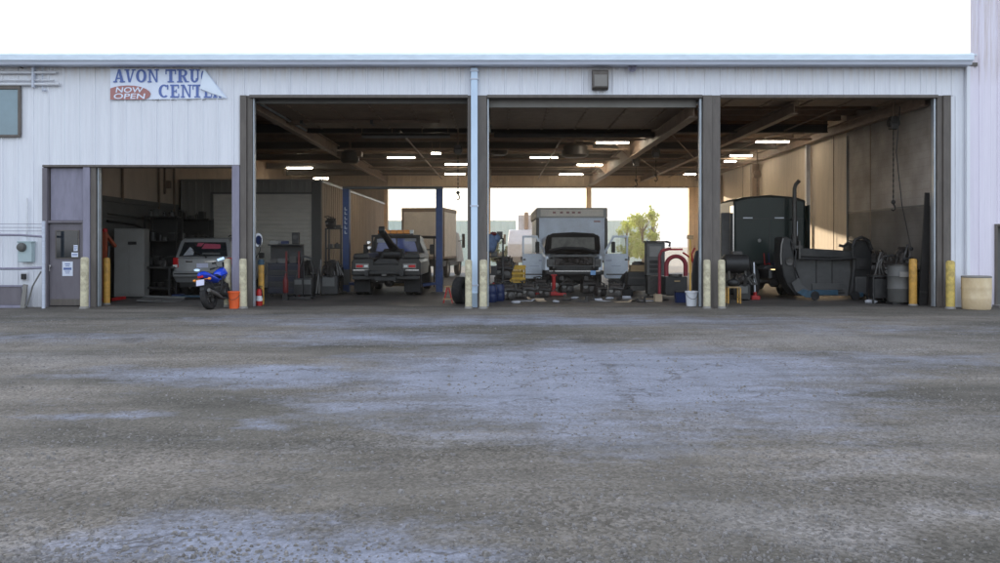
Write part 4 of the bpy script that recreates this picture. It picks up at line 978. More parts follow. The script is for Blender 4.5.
    MB().prism([(-.5,.96),(.5,.96),(.25,1.12),(-.25,1.12)],.1,.5,'y').box(-.6,.6,-.3,-.15,.68,.76).box(-.62,-.5,-.45,-.15,.62,.8).box(.5,.62,-.45,-.15,.62,.8).build('wheel_lift',M['black'],t,.01)
    MB().box(-.08,.08,-.4,.1,.62,.68).build('wheel_lift_arm',M['steel'],t)
    for (x,z) in ((-.95,1.62),(-.93,1.45)): MB().lathe((x,2.3,z),(0,-1,0),[(.07,0),(.075,.05),(.05,.06)],14).build('work_lamp',M['chrome'],t)
    MB().box(-.18,.18,-.115,-.101,.505,.60).build('number_plate',M['steel'],t)
    MB().box(-.3,.35,2.0,2.3,.2,.3).build('spare_board',M['woody'],t)
tow()

# ------------------------------------------------------------------ two post lift
def lift():
    D=27.0
    t=thing('vehicle_lift','blue two-post vehicle lift standing either side of the tow truck','vehicle lift',(0,D,.012))
    for px,s in ((346.6,1),(439.4,-1)):
        x=wx(px,D); h=3.35; w=.105
        MB().box(x-w,x+w,-.14,-.11,0,h).box(x-w,x-w+.03,-.109,.14,0,h).box(x+w-.03,x+w,-.109,.14,0,h).build('post',M['blue'],t,.006)
        MB().box(x-.25,x+.25,-.3,.3,0,.025).build('base_plate',M['steel'],t)
        MB().box(x-.12,x+.12,-.16,.17,.25,.75).build('carriage',M['darkgrey'] if s>0 else M['blue'],t,.01)
        MB().bar((x+s*.1,-.1,.3),(x+s*.75,-.5,.22),.1,.08).cyl((x+s*.75,-.5,.2),(x+s*.75,-.5,.32),.07).build('swing_arm',M['blue'],t,.008)
        MB().bar((x+s*.1,.15,.3),(x+s*.75,.6,.22),.1,.08).build('swing_arm',M['blue'],t,.008)
        if s>0:
            mb=MB()
            for k,(a,b) in enumerate(((0,.12),(.16,.28),(.32,.42),(.46,.58),(.62,.72),(.76,.88))):
                z=1.9+a; mb.box(x-.04,x+.04,-.146,-.142,z,z+.03); mb.box(x-.04,x-.015,-.148,-.1405,z,z+.1)
            mb.build('lettering',M['white'],t)
    MB().box(wx(343,D),wx(443,D),-.1,.1,3.352,3.43).build('crossbar',M['darkgrey'],t,.01)
lift()

# ------------------------------------------------------------------ tan box truck far back in bay one
def boxtruck():
    D=38.5
    t=thing('box_truck','tan box truck parked deep in the first bay behind the tow truck','truck',(wx(423,D),D,.012),rz=R(-8))
    Wd=1.0
    b=MB().box(-Wd,Wd,0,2.9,.95,wz(208.5,D)).build('box_body',M['boxtan'],t,.03)
    MB().box(-Wd-.015,Wd+.015,-.03,2.95,wz(208.5,D)-.16,wz(208.5,D)+.02).box(-Wd-.015,Wd+.015,-.03,2.95,.9,1.0).box(-Wd-.012,-Wd+.08,-.03,.05,1.0,wz(208.5,D)-.16).box(Wd-.08,Wd+.012,-.03,.05,1.0,wz(208.5,D)-.16).build('box_trim',M['girder'],t,.01)
    MB().box(-.86,.86,-.02,-.001,1.05,wz(208.5,D)-.22).build('rear_door',M['boxtan'],t,.005)
    MB().box(-.95,.95,.1,4.6,.55,.8).build('chassis',M['black'],t)
    for s in (-1,1):
        for xx in (.62,.88): wheel(t,(s*xx,1.1,.44),.44,.22)
        wheel(t,(s*.86,4.0,.44),.44,.24)
        MB().box(min(s*.5,s*.9),max(s*.5,s*.9),.1,.12,.15,.85).build('mud_flap',M['rubber'],t)
        MB().box(min(s*1.15,s*1.3),max(s*1.15,s*1.3),3.6,3.68,1.4,2.1).build('mirror',M['black'],t,.03)
        MB().tube([(s*.9,3.65,1.7),(s*1.2,3.65,1.8)],.02,6).build('mirror_arm',M['black'],t)
    MB().ring([[(-1.02,3.0,.7),(1.02,3.0,.7),(.98,3.0,2.2),(-.98,3.0,2.2)],[(-1.02,4.0,.7),(1.02,4.0,.7),(.96,3.8,2.15),(-.96,3.8,2.15)],[(-1.02,4.9,.7),(1.02,4.9,.7),(.95,4.8,1.35),(-.95,4.8,1.35)]]).build('cab',M['white'],t,.04)
boxtruck()

# ------------------------------------------------------------------ white box van with open hood & doors (front view)
def van():
    D=26.3
    t=thing('box_van','white box truck facing out with raised hood and both cab doors swung open','truck',(wx(574,D),D,.012))
    s0=D
    # local: y grows away from the camera
    Db=29.0
    xb0,xb1=wx(536.2,Db)-wx(574,D),wx(607.5,Db)-wx(574,D); yb=Db-D; zb=wz(208,Db)
    MB().box(xb0+.05,xb1-.05,yb,yb+5.2,1.0,zb-.08).build('box_body',M['boxwhite'],t,.02)
    MB().box(xb0,xb1,yb-.03,yb+5.2,zb-.36,zb).build('top_cap',M['capgrey'],t,.04)
    MB().box(xb0+.15,xb1-.15,yb-.045,yb-.031,zb-.30,zb-.06).build('nose_panel',M['boxtan'],t,.01)
    MB().box(xb0,xb0+.10,yb-.025,yb+.05,1.0,zb-.361).box(xb1-.10,xb1,yb-.025,yb+.05,1.0,zb-.361).box(xb0,xb1,yb-.02,yb+5.2,.92,.999).build('corner_trim',M['darkgrey'],t,.01)
    for x in (-.45,-.2,.02,.22,.42): MB().box(x-.05,x+.05,yb-.06,yb-.046,zb-.2,zb-.14).build('marker_light',M['bred'],t)
    MB().box(xb1-.48,xb1-.25,yb-.012,yb-.003,zb-.50,zb-.46).build('decal',M['bred'],t)
    # cab shell (roof and pillars) behind raised hood
    def cs(y,w0,w1,z0,zm,z1): return [(-w0,y,z0),(w0,y,z0),(w0,y,zm),(w1,y,z1-.1),(w1-.14,y,z1),(-w1+.14,y,z1),(-w1,y,z1-.1),(-w0,y,zm)]
    zc=wz(238,28)
    MB().ring([cs(1.35,.92,.74,.6,1.25,zc),cs(1.6,.95,.80,.6,1.25,zc+.05),cs(2.68,.97,.86,.6,1.25,zc+.08)]).build('cab',M['vanwhite'],t,smooth=30)
    MB().ring([[(-.84,.86,1.27),(.84,.86,1.27),(.72,1.33,zc-.14),(-.72,1.33,zc-.14)],[(-.84,.98,1.27),(.84,.98,1.27),(.72,1.45,zc-.14),(-.72,1.45,zc-.14)]]).build('windscreen',M['glass'],t)
    # front fenders
    for s in (-1,1):
        MB().ring([[(s*.78,.05,.72),(s*.93,.08,.72),(s*.9,.1,1.18),(s*.80,.1,1.2)],[(s*.72,.9,.72),(s*.97,.9,.72),(s*.93,.9,1.24),(s*.74,.9,1.25)],[(s*.72,1.4,.6),(s*.97,1.4,.6),(s*.95,1.4,1.27),(s*.74,1.4,1.27)]]).build('fender',M['vanwhite'],t,.04)
        wheel(t,(s*.82,.95,.38),.38,.25)
        MB().box(min(s*.66,s*.86),max(s*.66,s*.86),-.02,.06,.84,1.10).build('headlamp_socket',M['darkgrey'],t,.03)
        MB().box(min(s*.69,s*.80),max(s*.69,s*.80),-.035,-.021,.92,1.04).build('headlamp',M['steel'],t,.01)
        MB().box(min(s*.60,s*.66),max(s*.60,s*.66),-.01,.08,.8,1.22).build('grille_support',M['steel'],t)
    # engine bay
    mb=MB()
    mb.box(-.70,.70,.5,.9,.40,1.15)
    mb.build('engine_bay',M['black'],t)
    e=MB().box(-.3,.3,.15,.6,.6,1.05).cyl((-.25,.1,1.08),(.25,.5,1.1),.1)
    for k in range(16): e.tube([(random.uniform(-.55,.55),.05,random.uniform(.8,1.2)),(random.uniform(-.5,.5),.1,random.uniform(.85,1.2)),(random.uniform(-.5,.5),.3,random.uniform(.8,1.15))],.02,6)
    e.box(.33,.58,.1,.4,.95,1.14).box(-.58,-.36,.1,.4,.9,1.1).ball((.1,.1,1.02),.11)
    e.build('engine',M['copper'],t,.01)
    rad=MB().box(-.56,.56,-.0,.04,.62,.86)
    for k in range(14): rad.box(-.55+k*.08,-.53+k*.08,-.015,-.001,.62,.86)
    rad.build('radiator',M['black'],t)
    MB().box(-.72,.72,-.03,.06,1.16,1.225).box(-.7,.7,-.02,.05,.865,.89).build('cross_member',M['darkgrey'],t,.01)
    MB().box(-.92,.92,-.2,-.02,.60,.745).build('bumper',M['black'],t,.03)
    MB().box(-.8,.8,-.215,-.201,.705,.735).build('bumper_strip',M['chrome'],t)
    MB().box(.50,.66,-.225,-.202,.60,.74).build('number_plate',mat('blue_plate',(.25,.45,.75),.5),t)
    MB().box(-.45,-.33,0,2.6,.42,.56).box(.33,.45,0,2.6,.42,.56).cyl((-.8,.95,.36),(.8,.95,.36),.06).tube([(-.5,.5,.35),(0,.4,.25),(.5,.6,.4)],.035,8).build('chassis',M['steel'],t)
    MB().box(-.42,-.3,2.7,7.8,.5,.9).box(.3,.42,2.7,7.8,.5,.9).build('chassis_rail',M['black'],t)
    # raised hood, hinged at the cowl, leaning back a little
    def hs(y,z,w,th=.035): 
        return [(-w,y,z),(-w*.6,y-.015,z+.03),(0,y-.02,z+.04),(w*.6,y-.015,z+.03),(w,y,z),(w,y+th,z-.0),(w*.6,y+th,z+.03),(0,y+th,z+.04),(-w*.6,y+th,z+.03),(-w,y+th,z)]
    zt_=wz(234.0,D+.4)
    h=MB().ring([hs(.72,1.25,.86),hs(.64,1.42,.88),hs(.46,1.72,.87),hs(.40,zt_-.04,.80)]).build('hood',M['hood'],t,smooth=40,label='raised hood seen from its dark underside')
    MB().prism([(-.70,1.40),(.70,1.40),(.68,zt_-.12),(-.68,zt_-.12)],.385,.395,'y').build('hood_liner',M['hoodliner'],h)
    MB().tube([(-.85,.66,1.25),(-.87,.55,1.45),(-.82,.39,zt_-.1),(-.66,.38,zt_-.02),(0,.37,zt_+.02),(.66,.38,zt_-.02),(.82,.39,zt_-.1),(.87,.55,1.45),(.85,.66,1.25)],.03,6).build('hood_rim',M['black'],h)
    MB().tube([(-.75,.40,1.36),(-.3,.34,1.44),(.3,.34,1.42),(.75,.40,1.32)],.05,8).build('hood_seal',M['black'],h)
    # opened doors (perpendicular to the cab), seen face on
    for s,px0,px1 in ((-1,522.3,546.5),(1,603.8,628.2)):
        Dd=27.6; y=Dd-D
        xa=wx(px0 if s>0 else px1,Dd)-wx(574,D); xo=wx(px1 if s>0 else px0,Dd)-wx(574,D)  # xa inner (hinge), xo outer
        z0,zw,z1=wz(279,Dd),wz(254,Dd),wz(236,Dd)
        wdt=xo-xa
        def U(u): return xa+wdt*u
        # lower shell
        d=MB().prism([(U(.02),zw+.0),(U(.0),z0+.15),(U(.08),z0),(U(.93),z0),(U(1),z0+.1),(U(1),zw)],y,y+.12,'y').build('door',M['vanwhite'],t,.02)
        # window frame as bars
        MB().bar((U(.02),y+.06,zw),(U(.42),y+.06,z1-.02),.05,.07).bar((U(.36),y+.061,z1-.03),(U(.98),y+.061,z1-.03),.05,.07).bar((U(.965),y+.062,zw),(U(.965),y+.062,z1-.01),.06,.07).build('window_frame',M['vanwhite'],d,.006)
        MB().add([(U(.06),y+.06,zw+.01),(U(.94),y+.06,zw+.01),(U(.94),y+.06,z1-.05),(U(.42),y+.06,z1-.05)],[(0,1,2,3)]).build('window_pane',clear_glass(),d)
        MB().box(min(U(.1),U(.9)),max(U(.1),U(.9)),y-.012,y-.001,z0+.12,z0+.16).build('door_moulding',M['darkgrey'],d)
        MB().box(min(U(.86),U(.97)),max(U(.86),U(.97)),y-.03,y-.001,zw-.22,zw-.17).build('handle',M['black'],d,.005)
        MB().box(min(U(1.0),U(1.06)),max(U(1.0),U(1.06)),y+.02,y+.1,zw-.22,zw-.1).build('latch',M['steel'],d)
        MB().box(min(U(.30),U(.46)),max(U(.30),U(.46)),y-.10,y-.04,zw+.03,zw+.40).build('mirror',M['black'],d,.03)
        MB().box(min(U(.08),U(.32)),max(U(.08),U(.32)),y-.016,y-.008,zw-.25,zw-.2).box(min(U(.3),U(.7)),max(U(.3),U(.7)),y-.016,y-.008,zw-.42,zw-.4).build('lettering',M['gut'],d)
    # red jack stand under bumper
    js=thing('jack_stand','upright red hydraulic jack standing in front of the white box truck','jack',(wx(553.8,25.4),25.4,.012))
    MB().cyl((0,0,.05),(0,0,.62),.055,n=12).box(-.09,.09,-.09,.09,.60,.64).build('ram',M['red'],js,.005)
    MB().box(-.18,.18,-.12,.12,0,.05).build('base',M['red'],js,.01)
    MB().cyl((0,0,.62),(0,0,.76),.03).build('rod',M['steel'],js)
    fj=thing('floor_jack','low red floor jack lying under the white box truck front','jack',(wx(551,24.9),24.9,.012))
    MB().box(-.45,.45,-.06,.0,.03,.10).box(-.45,.45,.12,.18,.03,.10).box(-.2,.2,-.0,.12,.05,.14).build('frame',M['red'],fj,.01)
    for x in (-.4,.4): MB().cyl((x,-.1,.04),(x,.2,.04),.04).build('roller',M['steel'],fj)
    MB().cyl((0,.06,.1),(.5,.3,.5),.015,n=6).build('handle',M['steel'],fj)
_cg=[]
def clear_glass():
    if _cg: return _cg[0]
    m,N,L,P=newmat('clear_door_glass')
    tr=N.new('ShaderNodeBsdfTransparent'); tr.inputs[0].default_value=(.82,.86,.84,1); gl=N.new('ShaderNodeBsdfGlossy'); gl.inputs['Roughness'].default_value=.05
    mx=N.new('ShaderNodeMixShader'); n=tex(N,'ShaderNodeTexNoise',Scale=2.0); mr=N.new('ShaderNodeMapRange'); mr.inputs['To Min'].default_value=.12; mr.inputs['To Max'].default_value=.3
    L.new(n.outputs['Fac'],mr.inputs['Value']); L.new(mr.outputs[0],mx.inputs['Fac']); L.new(tr.outputs[0],mx.inputs[1]); L.new(gl.outputs[0],mx.inputs[2])
    L.new(mx.outputs[0],N['Material Output'].inputs['Surface']); _cg.append(m); return m
van()

# ------------------------------------------------------------------ dark sleeper cab tractor, rear view
def tractor():
    D=27.2
    xc=wx(770,D)
    t=thing('semi_tractor','dark green sleeper cab tractor with tall chrome exhaust stack seen from behind','truck',(wx(770,24.8),24.8,.012))
    t.scale=(.912,.912,.955)
    W=wx(806,D)-xc; zt_=wz(196,D); zb=wz(263,D)
    def cs(y,w,r,z0,z1,arch=.08):
        ring=[(-w,y,z0),(w,y,z0)]
        n=8
        for k in range(n+1):
            u=1-2*k/n; ring.append((w*u*(1 if abs(u)<.99 else 1),y,z1-arch*u*u-(.06 if abs(u)>.99 else 0)))
        return ring
    MB().ring([cs(0,W-.06,.1,zb+.05,zt_-.03),cs(.06,W,.1,zb,zt_),cs(1.9,W,.1,zb,zt_+.0),cs(2.2,W-.05,.1,zb,zt_-.25)]).build('sleeper',M['sleeper'],t,.03,smooth=35)
    MB().ring([cs(2.2,W-.05,.1,.7,2.6),cs(3.2,W-.12,.1,.7,2.4)]).build('cab',M['sleeper'],t,smooth=35)
    MB().tube([(-W+.03,.0,zt_-.2),(-W*.6,-.01,zt_-.06),(0,-.015,zt_+.005),(W*.6,-.01,zt_-.06),(W-.03,.0,zt_-.2)],.022,6).build('roof_edge',M['black'],t)
    MB().box(-W+.06,W-.06,-.012,.0,2.42,2.45).box(-W+.06,W-.06,-.012,.0,zb+.12,zb+.15).box(-.02,.0,-.008,.0,zb+.16,2.41).build('panel_seam',M['hood'],t)
    for x0 in (-.88,.15): MB().box(x0,x0+.3,-.03,-.001,2.44,2.475).build('grab_rail',M['white'],t)
    for x0 in (-.35,.62): MB().lathe((x0,-.003,1.75),(0,-1,0),[(.06,0),(.055,.02),(.03,.03)],12).build('vent',M['grey'],t)
    # left side extender / mirror
    MB().box(-W-.34,-W-.04,.3,.36,1.25,wz(212,D)).build('side_fairing',M['hoodin'],t,.04)
    MB().box(-W-.045,-W-.01,-.05,.3,1.3,zt_-.3).build('side_extender',M['chrome'],t,.01)
    MB().box(W+.02,W+.06,-.2,.3,1.3,zt_-.3).build('side_extender',M['sleeper'],t,.01)
    # stack
    sx=wx(795,D-.4)-xc
    MB().tube([(sx,-.35,1.0),(sx,-.35,wz(206,D)),(sx+.0,-.35,wz(190,D)),(sx+.03,-.38,wz(186,D)),(sx+.12,-.45,wz(182.5,D))],[.075,.075,.06,.06,.062],14).build('exhaust_stack',M['steel'],t,smooth=50)
    MB().cyl((sx,-.35,1.0),(sx,-.35,1.9),.11,n=14).build('muffler',M['steel'],t,smooth=40)
    for z in (1.6,2.4): MB().bar((sx,-.35,z),(sx,.05,z),.05).build('stack_bracket',M['black'],t)
    MB().box(sx+.17,sx+.21,-.06,-.0,1.85,2.35).build('grab_rail',M['white'],t)
    # frame and running gear
    MB().box(-.46,-.36,-1.3,4.6,.62,.88).box(.36,.46,-1.0,4.6,.62,.88).box(-.359,.359,-.7,-.5,.6,.85).build('chassis',M['black'],t,.01)
    for y in (-.4,.9):
        MB().cyl((-1.0,y,.5),(1.0,y,.5),.08).ball((0,y,.5),.2).build('axle',M['steel'],t)
        for s in (-1,1):
            for xx in (.72,.98):
                if y<0 and s>0: continue
                wheel(t,(s*xx,y,.5),.5,.24,rimm='steel')
    for s in (-1,1): wheel(t,(s*.98,4.4,.5),.5,.28)
    for s in (-1,1): MB().cyl((s*.85,1.6,.65),(s*.85,3.0,.65),.3,n=18).build('fuel_tank',M['steel'],t,smooth=40)
    MB().prism([(-.55,.88),(.55,.88),(.4,1.0),(-.4,1.0)],-.9,-.2,'y').build('fifth_wheel',M['black'],t,.02)
    MB().box(-.12,.1,-.46,-.42,wz(267.5,D),wz(265,D)).build('marker_lamp',M['lampy'],t)
    for k in range(3):
        MB().tube([(-.2+.15*k,0,1.35),(-.25+.15*k,-.25,1.0),(-.15+.15*k,-.4,1.05),(-.1+.12*k,-.5,.9)],.018,6).build('air_hose',[M['red'],M['drumblue'],M['black']][k],t)
    MB().box(-.36,.36,3.25,4.7,.7,1.45).cyl((-.3,3.3,1.5),(.2,4.4,1.5),.16).build('engine',M['copper'],t,.03)
    j=thing('jack_pole','thin white pole standing in a red jack behind the sleeper cab','jack',(wx(755,23.4),23.4,.012))
    MB().cyl((0,0,.1),(.0,.1,1.05),.022,n=8).build('pole',M['white'],j)
    MB().box(-.12,.12,-.1,.1,0,.12).cyl((0,0,.1),(0,0,.22),.05).build('base',M['red'],j,.02)
tractor()

# ------------------------------------------------------------------ detached truck hood with fenders (seen from its open back)
def truckhood():
    D=23.4
    xc=wx(826,D)
    t=thing('truck_hood','detached black fibreglass truck hood with two fenders standing on the floor','truck hood',(xc,D,.012),rz=R(2))
    t.scale=(1,1,1.04)
    xl,xr=wx(779,D)-xc,wx(873,D)-xc
    def arch(y0,y1,xa,xb,name,top,flip=1):
        rings=[]
        return rings
    # left fender : curved tall shell
    rings=[]
    prof=[(1.70,0.10,.20),(1.62,.05,.36),(1.52,.07,.30),(1.2,.05,.40),(.9,.07,.42),(.65,.11,.44),(.42,.2,.55),(.22,.36,.78),(.1,.5,.95)]
    for (z,a,b) in prof: rings.append([(xl+a,0,z),(xl+b,-.06,z),(xl+b,.55,z),(xl+a,.6,z)])
    MB().ring(rings).build('fender',M['hood'],t,.03,smooth=50)
    MB().tube([(xl+.1,-.02,1.66),(xl+.05,-.02,1.5),(xl+.03,-.02,1.2),(xl+.04,-.02,.95)],.022,6).build('chrome_edge',M['grey'],t)
    MB().prism([(xl+.30,.46),(xl+.52,.60),(xl+.60,.40),(xl+.98,.14),(xl+.70,.10),(xl+.42,.22)],-.11,-.065,'y').build('fender_lip',M['hoodin'],t,.01)
    MB().prism([(xl+.45,.20),(xl+.62,.30),(xl+1.0,.20),(xl+1.02,.06),(xl+.7,.06)],-.14,-.112,'y').build('paint_streak',M['tealblue'],t,.01)
    MB().tube([(xl+.3,-.08,1.6),(xl+.42,-.14,1.3),(xl+.36,-.16,.9),(xl+.5,-.12,.6)],.022,6).build('cable',M['black'],t)
    MB().box(xl+.32,xl+.62,-.1,.1,1.38,1.46).box(xl+.5,xl+.56,-.12,.05,1.1,1.6).build('hinge_bracket',M['steel'],t,.01)
    MB().lathe((xl+.26,-.06,1.05),(0,-1,0),[(.10,0),(.12,.03),(.06,.02)],16).build('headlight_bucket',M['steel'],t)
    MB().tube([(xr-.62,-.1,1.42),(xr-.55,-.12,1.62),(xr-.35,-.1,1.7),(xr-.15,-.08,1.60),(xr-.04,-.05,1.35)],.045,8).build('fender_rim',M['black'],t,smooth=50)
    MB().box(xr-.5,xr-.18,-.075,-.045,.82,1.12).box(xr-.4,xr-.25,-.09,-.076,.88,1.04).build('headlight_opening',M['black'],t,.015)
    MB().tube([(xr-.6,.0,1.45),(xr-.7,-.05,1.52),(xr-.82,-.02,1.44),(xr-.95,.0,1.47)],.04,6).build('loose_hose',M['black'],t)
    # right fender
    rings=[]
    for (z,a,b) in [(1.62,.42,.12),(1.5,.58,.05),(1.3,.62,.02),(1.0,.56,.0),(.7,.58,.02),(.4,.62,.06),(.1,.66,.12)]: rings.append([(xr-a,-.05,z),(xr-b,0,z),(xr-b,.6,z),(xr-a,.55,z)])
    MB().ring(rings).build('fender',M['hood'],t,.04,smooth=50)
    MB().box(xr-.52,xr-.16,-.09,-.04,.14,.62).build('fender_panel',M['hoodin'],t,.04)
    MB().box(xr-.50,xr-.30,-.10,-.091,.08,.2).build('paint_streak',M['tealblue'],t)
    # centre panel + top beam
    MB().prism([(xl+.48,.1),(xr-.55,.1),(xr-.6,1.12),(xl+.5,1.18)],.1,.14,'y').build('bulkhead',M['hoodin'],t)
    MB().prism([(xl+.5,1.15),(xr-.6,1.10),(xr-.6,1.32),(xl+.62,1.40),(xl+.5,1.36)],-.06,.3,'y').build('top_beam',M['hood'],t,.04)
    MB().tube([(xl+.5,-.08,1.12),(0,-.09,1.09),(xr-.5,-.07,1.12)],.03,6).build('edge_roll',M['black'],t)
    MB().box(xl+.9,xr-.75,.085,.098,.15,.2).box(-.25,-.22,.08,.098,.2,1.08).box(.2,.23,.08,.098,.2,1.08).build('stiffener',M['hood'],t)
    MB().box(xl+.95,xr-.95,.05,.08,.12,.26).build('lower_panel',M['tealblue'],t,.01)
    MB().box(xl+.95,xr-.8,.048,.082,.262,.44).build('lower_panel',M['hoodin'],t,.01)
    for x in (xl+.95,xr-.55): MB().lathe((x,-.12,.12),(0,-1,0),[(.04,-.02),(.12,-.02),(.12,.04),(.04,.04)],18).build('caster',M['rubber'],t)
truckhood()

# ------------------------------------------------------------------ generic clutter builders
def engine(name,label,px,D,s=1,base=0.012,m='copper',stand=True,seed=1,cat='engine'):
    random.seed(seed)
    t=thing(name,label,cat,(wx(px,D),D,base),rz=random.uniform(-.4,.4))
    zb=.55*s if stand else 0.02
    mb=MB().box(-.26*s,.26*s,-.22*s,.22*s,zb,zb+.42*s).box(-.22*s,.22*s,-.15*s,.15*s,zb+.42*s,zb+.52*s).box(-.2*s,.2*s,-.18*s,.18*s,zb-.1*s,zb)
    mb.build('block',M[m],t,.02)
    hd=MB()
    for k in range(5): hd.cyl((-.2*s+k*.1*s,-.1*s,zb+.5*s),(-.2*s+k*.1*s,-.1*s,zb+.6*s),.03*s,n=8)
    hd.tube([(-.25*s,-.24*s,zb+.3*s),(0,-.3*s,zb+.34*s),(.28*s,-.22*s,zb+.3*s),(.33*s,-.1*s,zb+.5*s)],.05*s,8)
    hd.build('manifold',M['steel'],t,smooth=40)
    MB().lathe((.1*s,-.22*s,zb+.12*s),(0,-1,0),[(.03*s,0),(.13*s,0),(.13*s,.05*s),(.06*s,.07*s)],18).build('pulley',M['steel'],t,smooth=40)
    MB().lathe((-.16*s,-.22*s,zb+.24*s),(0,-1,0),[(.02*s,0),(.08*s,0),(.08*s,.06*s)],14).build('pulley',M['grey'],t,smooth=40)
    MB().tube([(-.2*s,-.2*s,zb+.55*s),(-.3*s,-.3*s,zb+.62*s),(-.05*s,-.32*s,zb+.66*s),(.15*s,-.2*s,zb+.55*s)],.022*s,6).build('hose',M['black'],t)
    if stand:
        for x in (-.28,.28):
            MB().bar((x*s,0,.0),(x*s*.8,0,zb+.05),.06*s).bar((x*s,-.35*s,.04),(x*s,.35*s,.04),.06*s).build('stand_leg',M['steel'],t)
    return t
def shelf(name,label,px0,px1,D,h,m,n,items,depth=.5,rz=0,seed=2,cat='shelf'):
    random.seed(seed)
    x0,x1=wx(px0,D),wx(px1,D); w=(x1-x0)/2
    t=thing(name,label,cat,((x0+x1)/2,D,.012),rz=rz)
    for sx in (-1,1):
        for y in (0,depth): MB().box(sx*w-.025,sx*w+.025,y-.02,y+.02,0,h).build('upright',M[m],t)
    for k in range(n):
        z=.12+(h-.16)*k/(n-1)
        MB().box(-w,w,-.02,depth+.02,z,z+.03).build('shelf_board',M[m],t)
    t2=[]
    if items:
        for k in range(n):
            z=.12+(h-.16)*k/(n-1)+.031; x=-w+.05
            while x<w-.12:
                ww=random.uniform(.1,.26); hh=min((h-.16)/(n-1)-.08,random.uniform(.12,.35))
                if x+ww>w: break
                mm=random.choice(items)
                kk=random.random()
                wx_=(t.location.x+(x+ww/2)*math.cos(rz)-.15*math.sin(rz)); wy_=(t.location.y+(x+ww/2)*math.sin(rz)+.15*math.cos(rz))
                t2.append((mm,ww,hh,kk,wx_,wy_,z+.012,rz))
                x+=ww+random.uniform(.02,.08)
    return t,t2
def tin(label,name,mm,ww,hh,kk,x,y,z,rz,cat):
    t=thing(name,label,cat,(x,y,z),rz=rz)
    if name=='canister':
        MB().lathe((0,0,0),(0,0,1),[(ww*.45,0),(ww*.45,hh*.85),(ww*.3,hh*.95),(ww*.12,hh)],14).build('body',M[mm],t,smooth=40)
        MB().lathe((0,0,hh),(0,0,1),[(ww*.15,0),(ww*.15,.03)],10).build('cap',M['black'],t)
    else:
        MB().box(-ww/2,ww/2,-.12,.15,0,hh*.8).build('body',M[mm],t,.01)
        MB().box(-ww/2-.005,ww/2+.005,-.125,.155,hh*.8,hh*.88).build('lid',M['darkgrey'],t,.005)
    return t

# tyres
def tyre(label,px,D,r,w,rot,base=0.012,rim=None,group='loose tyres'):
    t=thing('tyre',label,'tyre',(wx(px,D),D,base),rot=rot,group=group)
    MB().lathe((0,0,0),(0,1,0),[(r*.6,-w/2),(r*.9,-w/2),(r*.98,-w*.4),(r,-w*.2),(r,w*.2),(r*.98,w*.4),(r*.9,w/2),(r*.6,w/2),(r*.55,w*.3),(r*.55,-w*.3)],28,closed=True).build('carcass',M['rubber'],t,smooth=50)
    if rim: MB().lathe((0,0,0),(0,1,0),[(r*.56,-w*.35),(r*.3,-w*.15),(r*.1,-w*.2),(r*.1,w*.2),(r*.56,w*.3)],20).build('rim',M[rim],t,smooth=40)
    return t
tyre('large black tyre leaning against the bollard left of the downspout',460.5,21.8,.36,.24,(R(0),R(22),R(70)),base=.36)

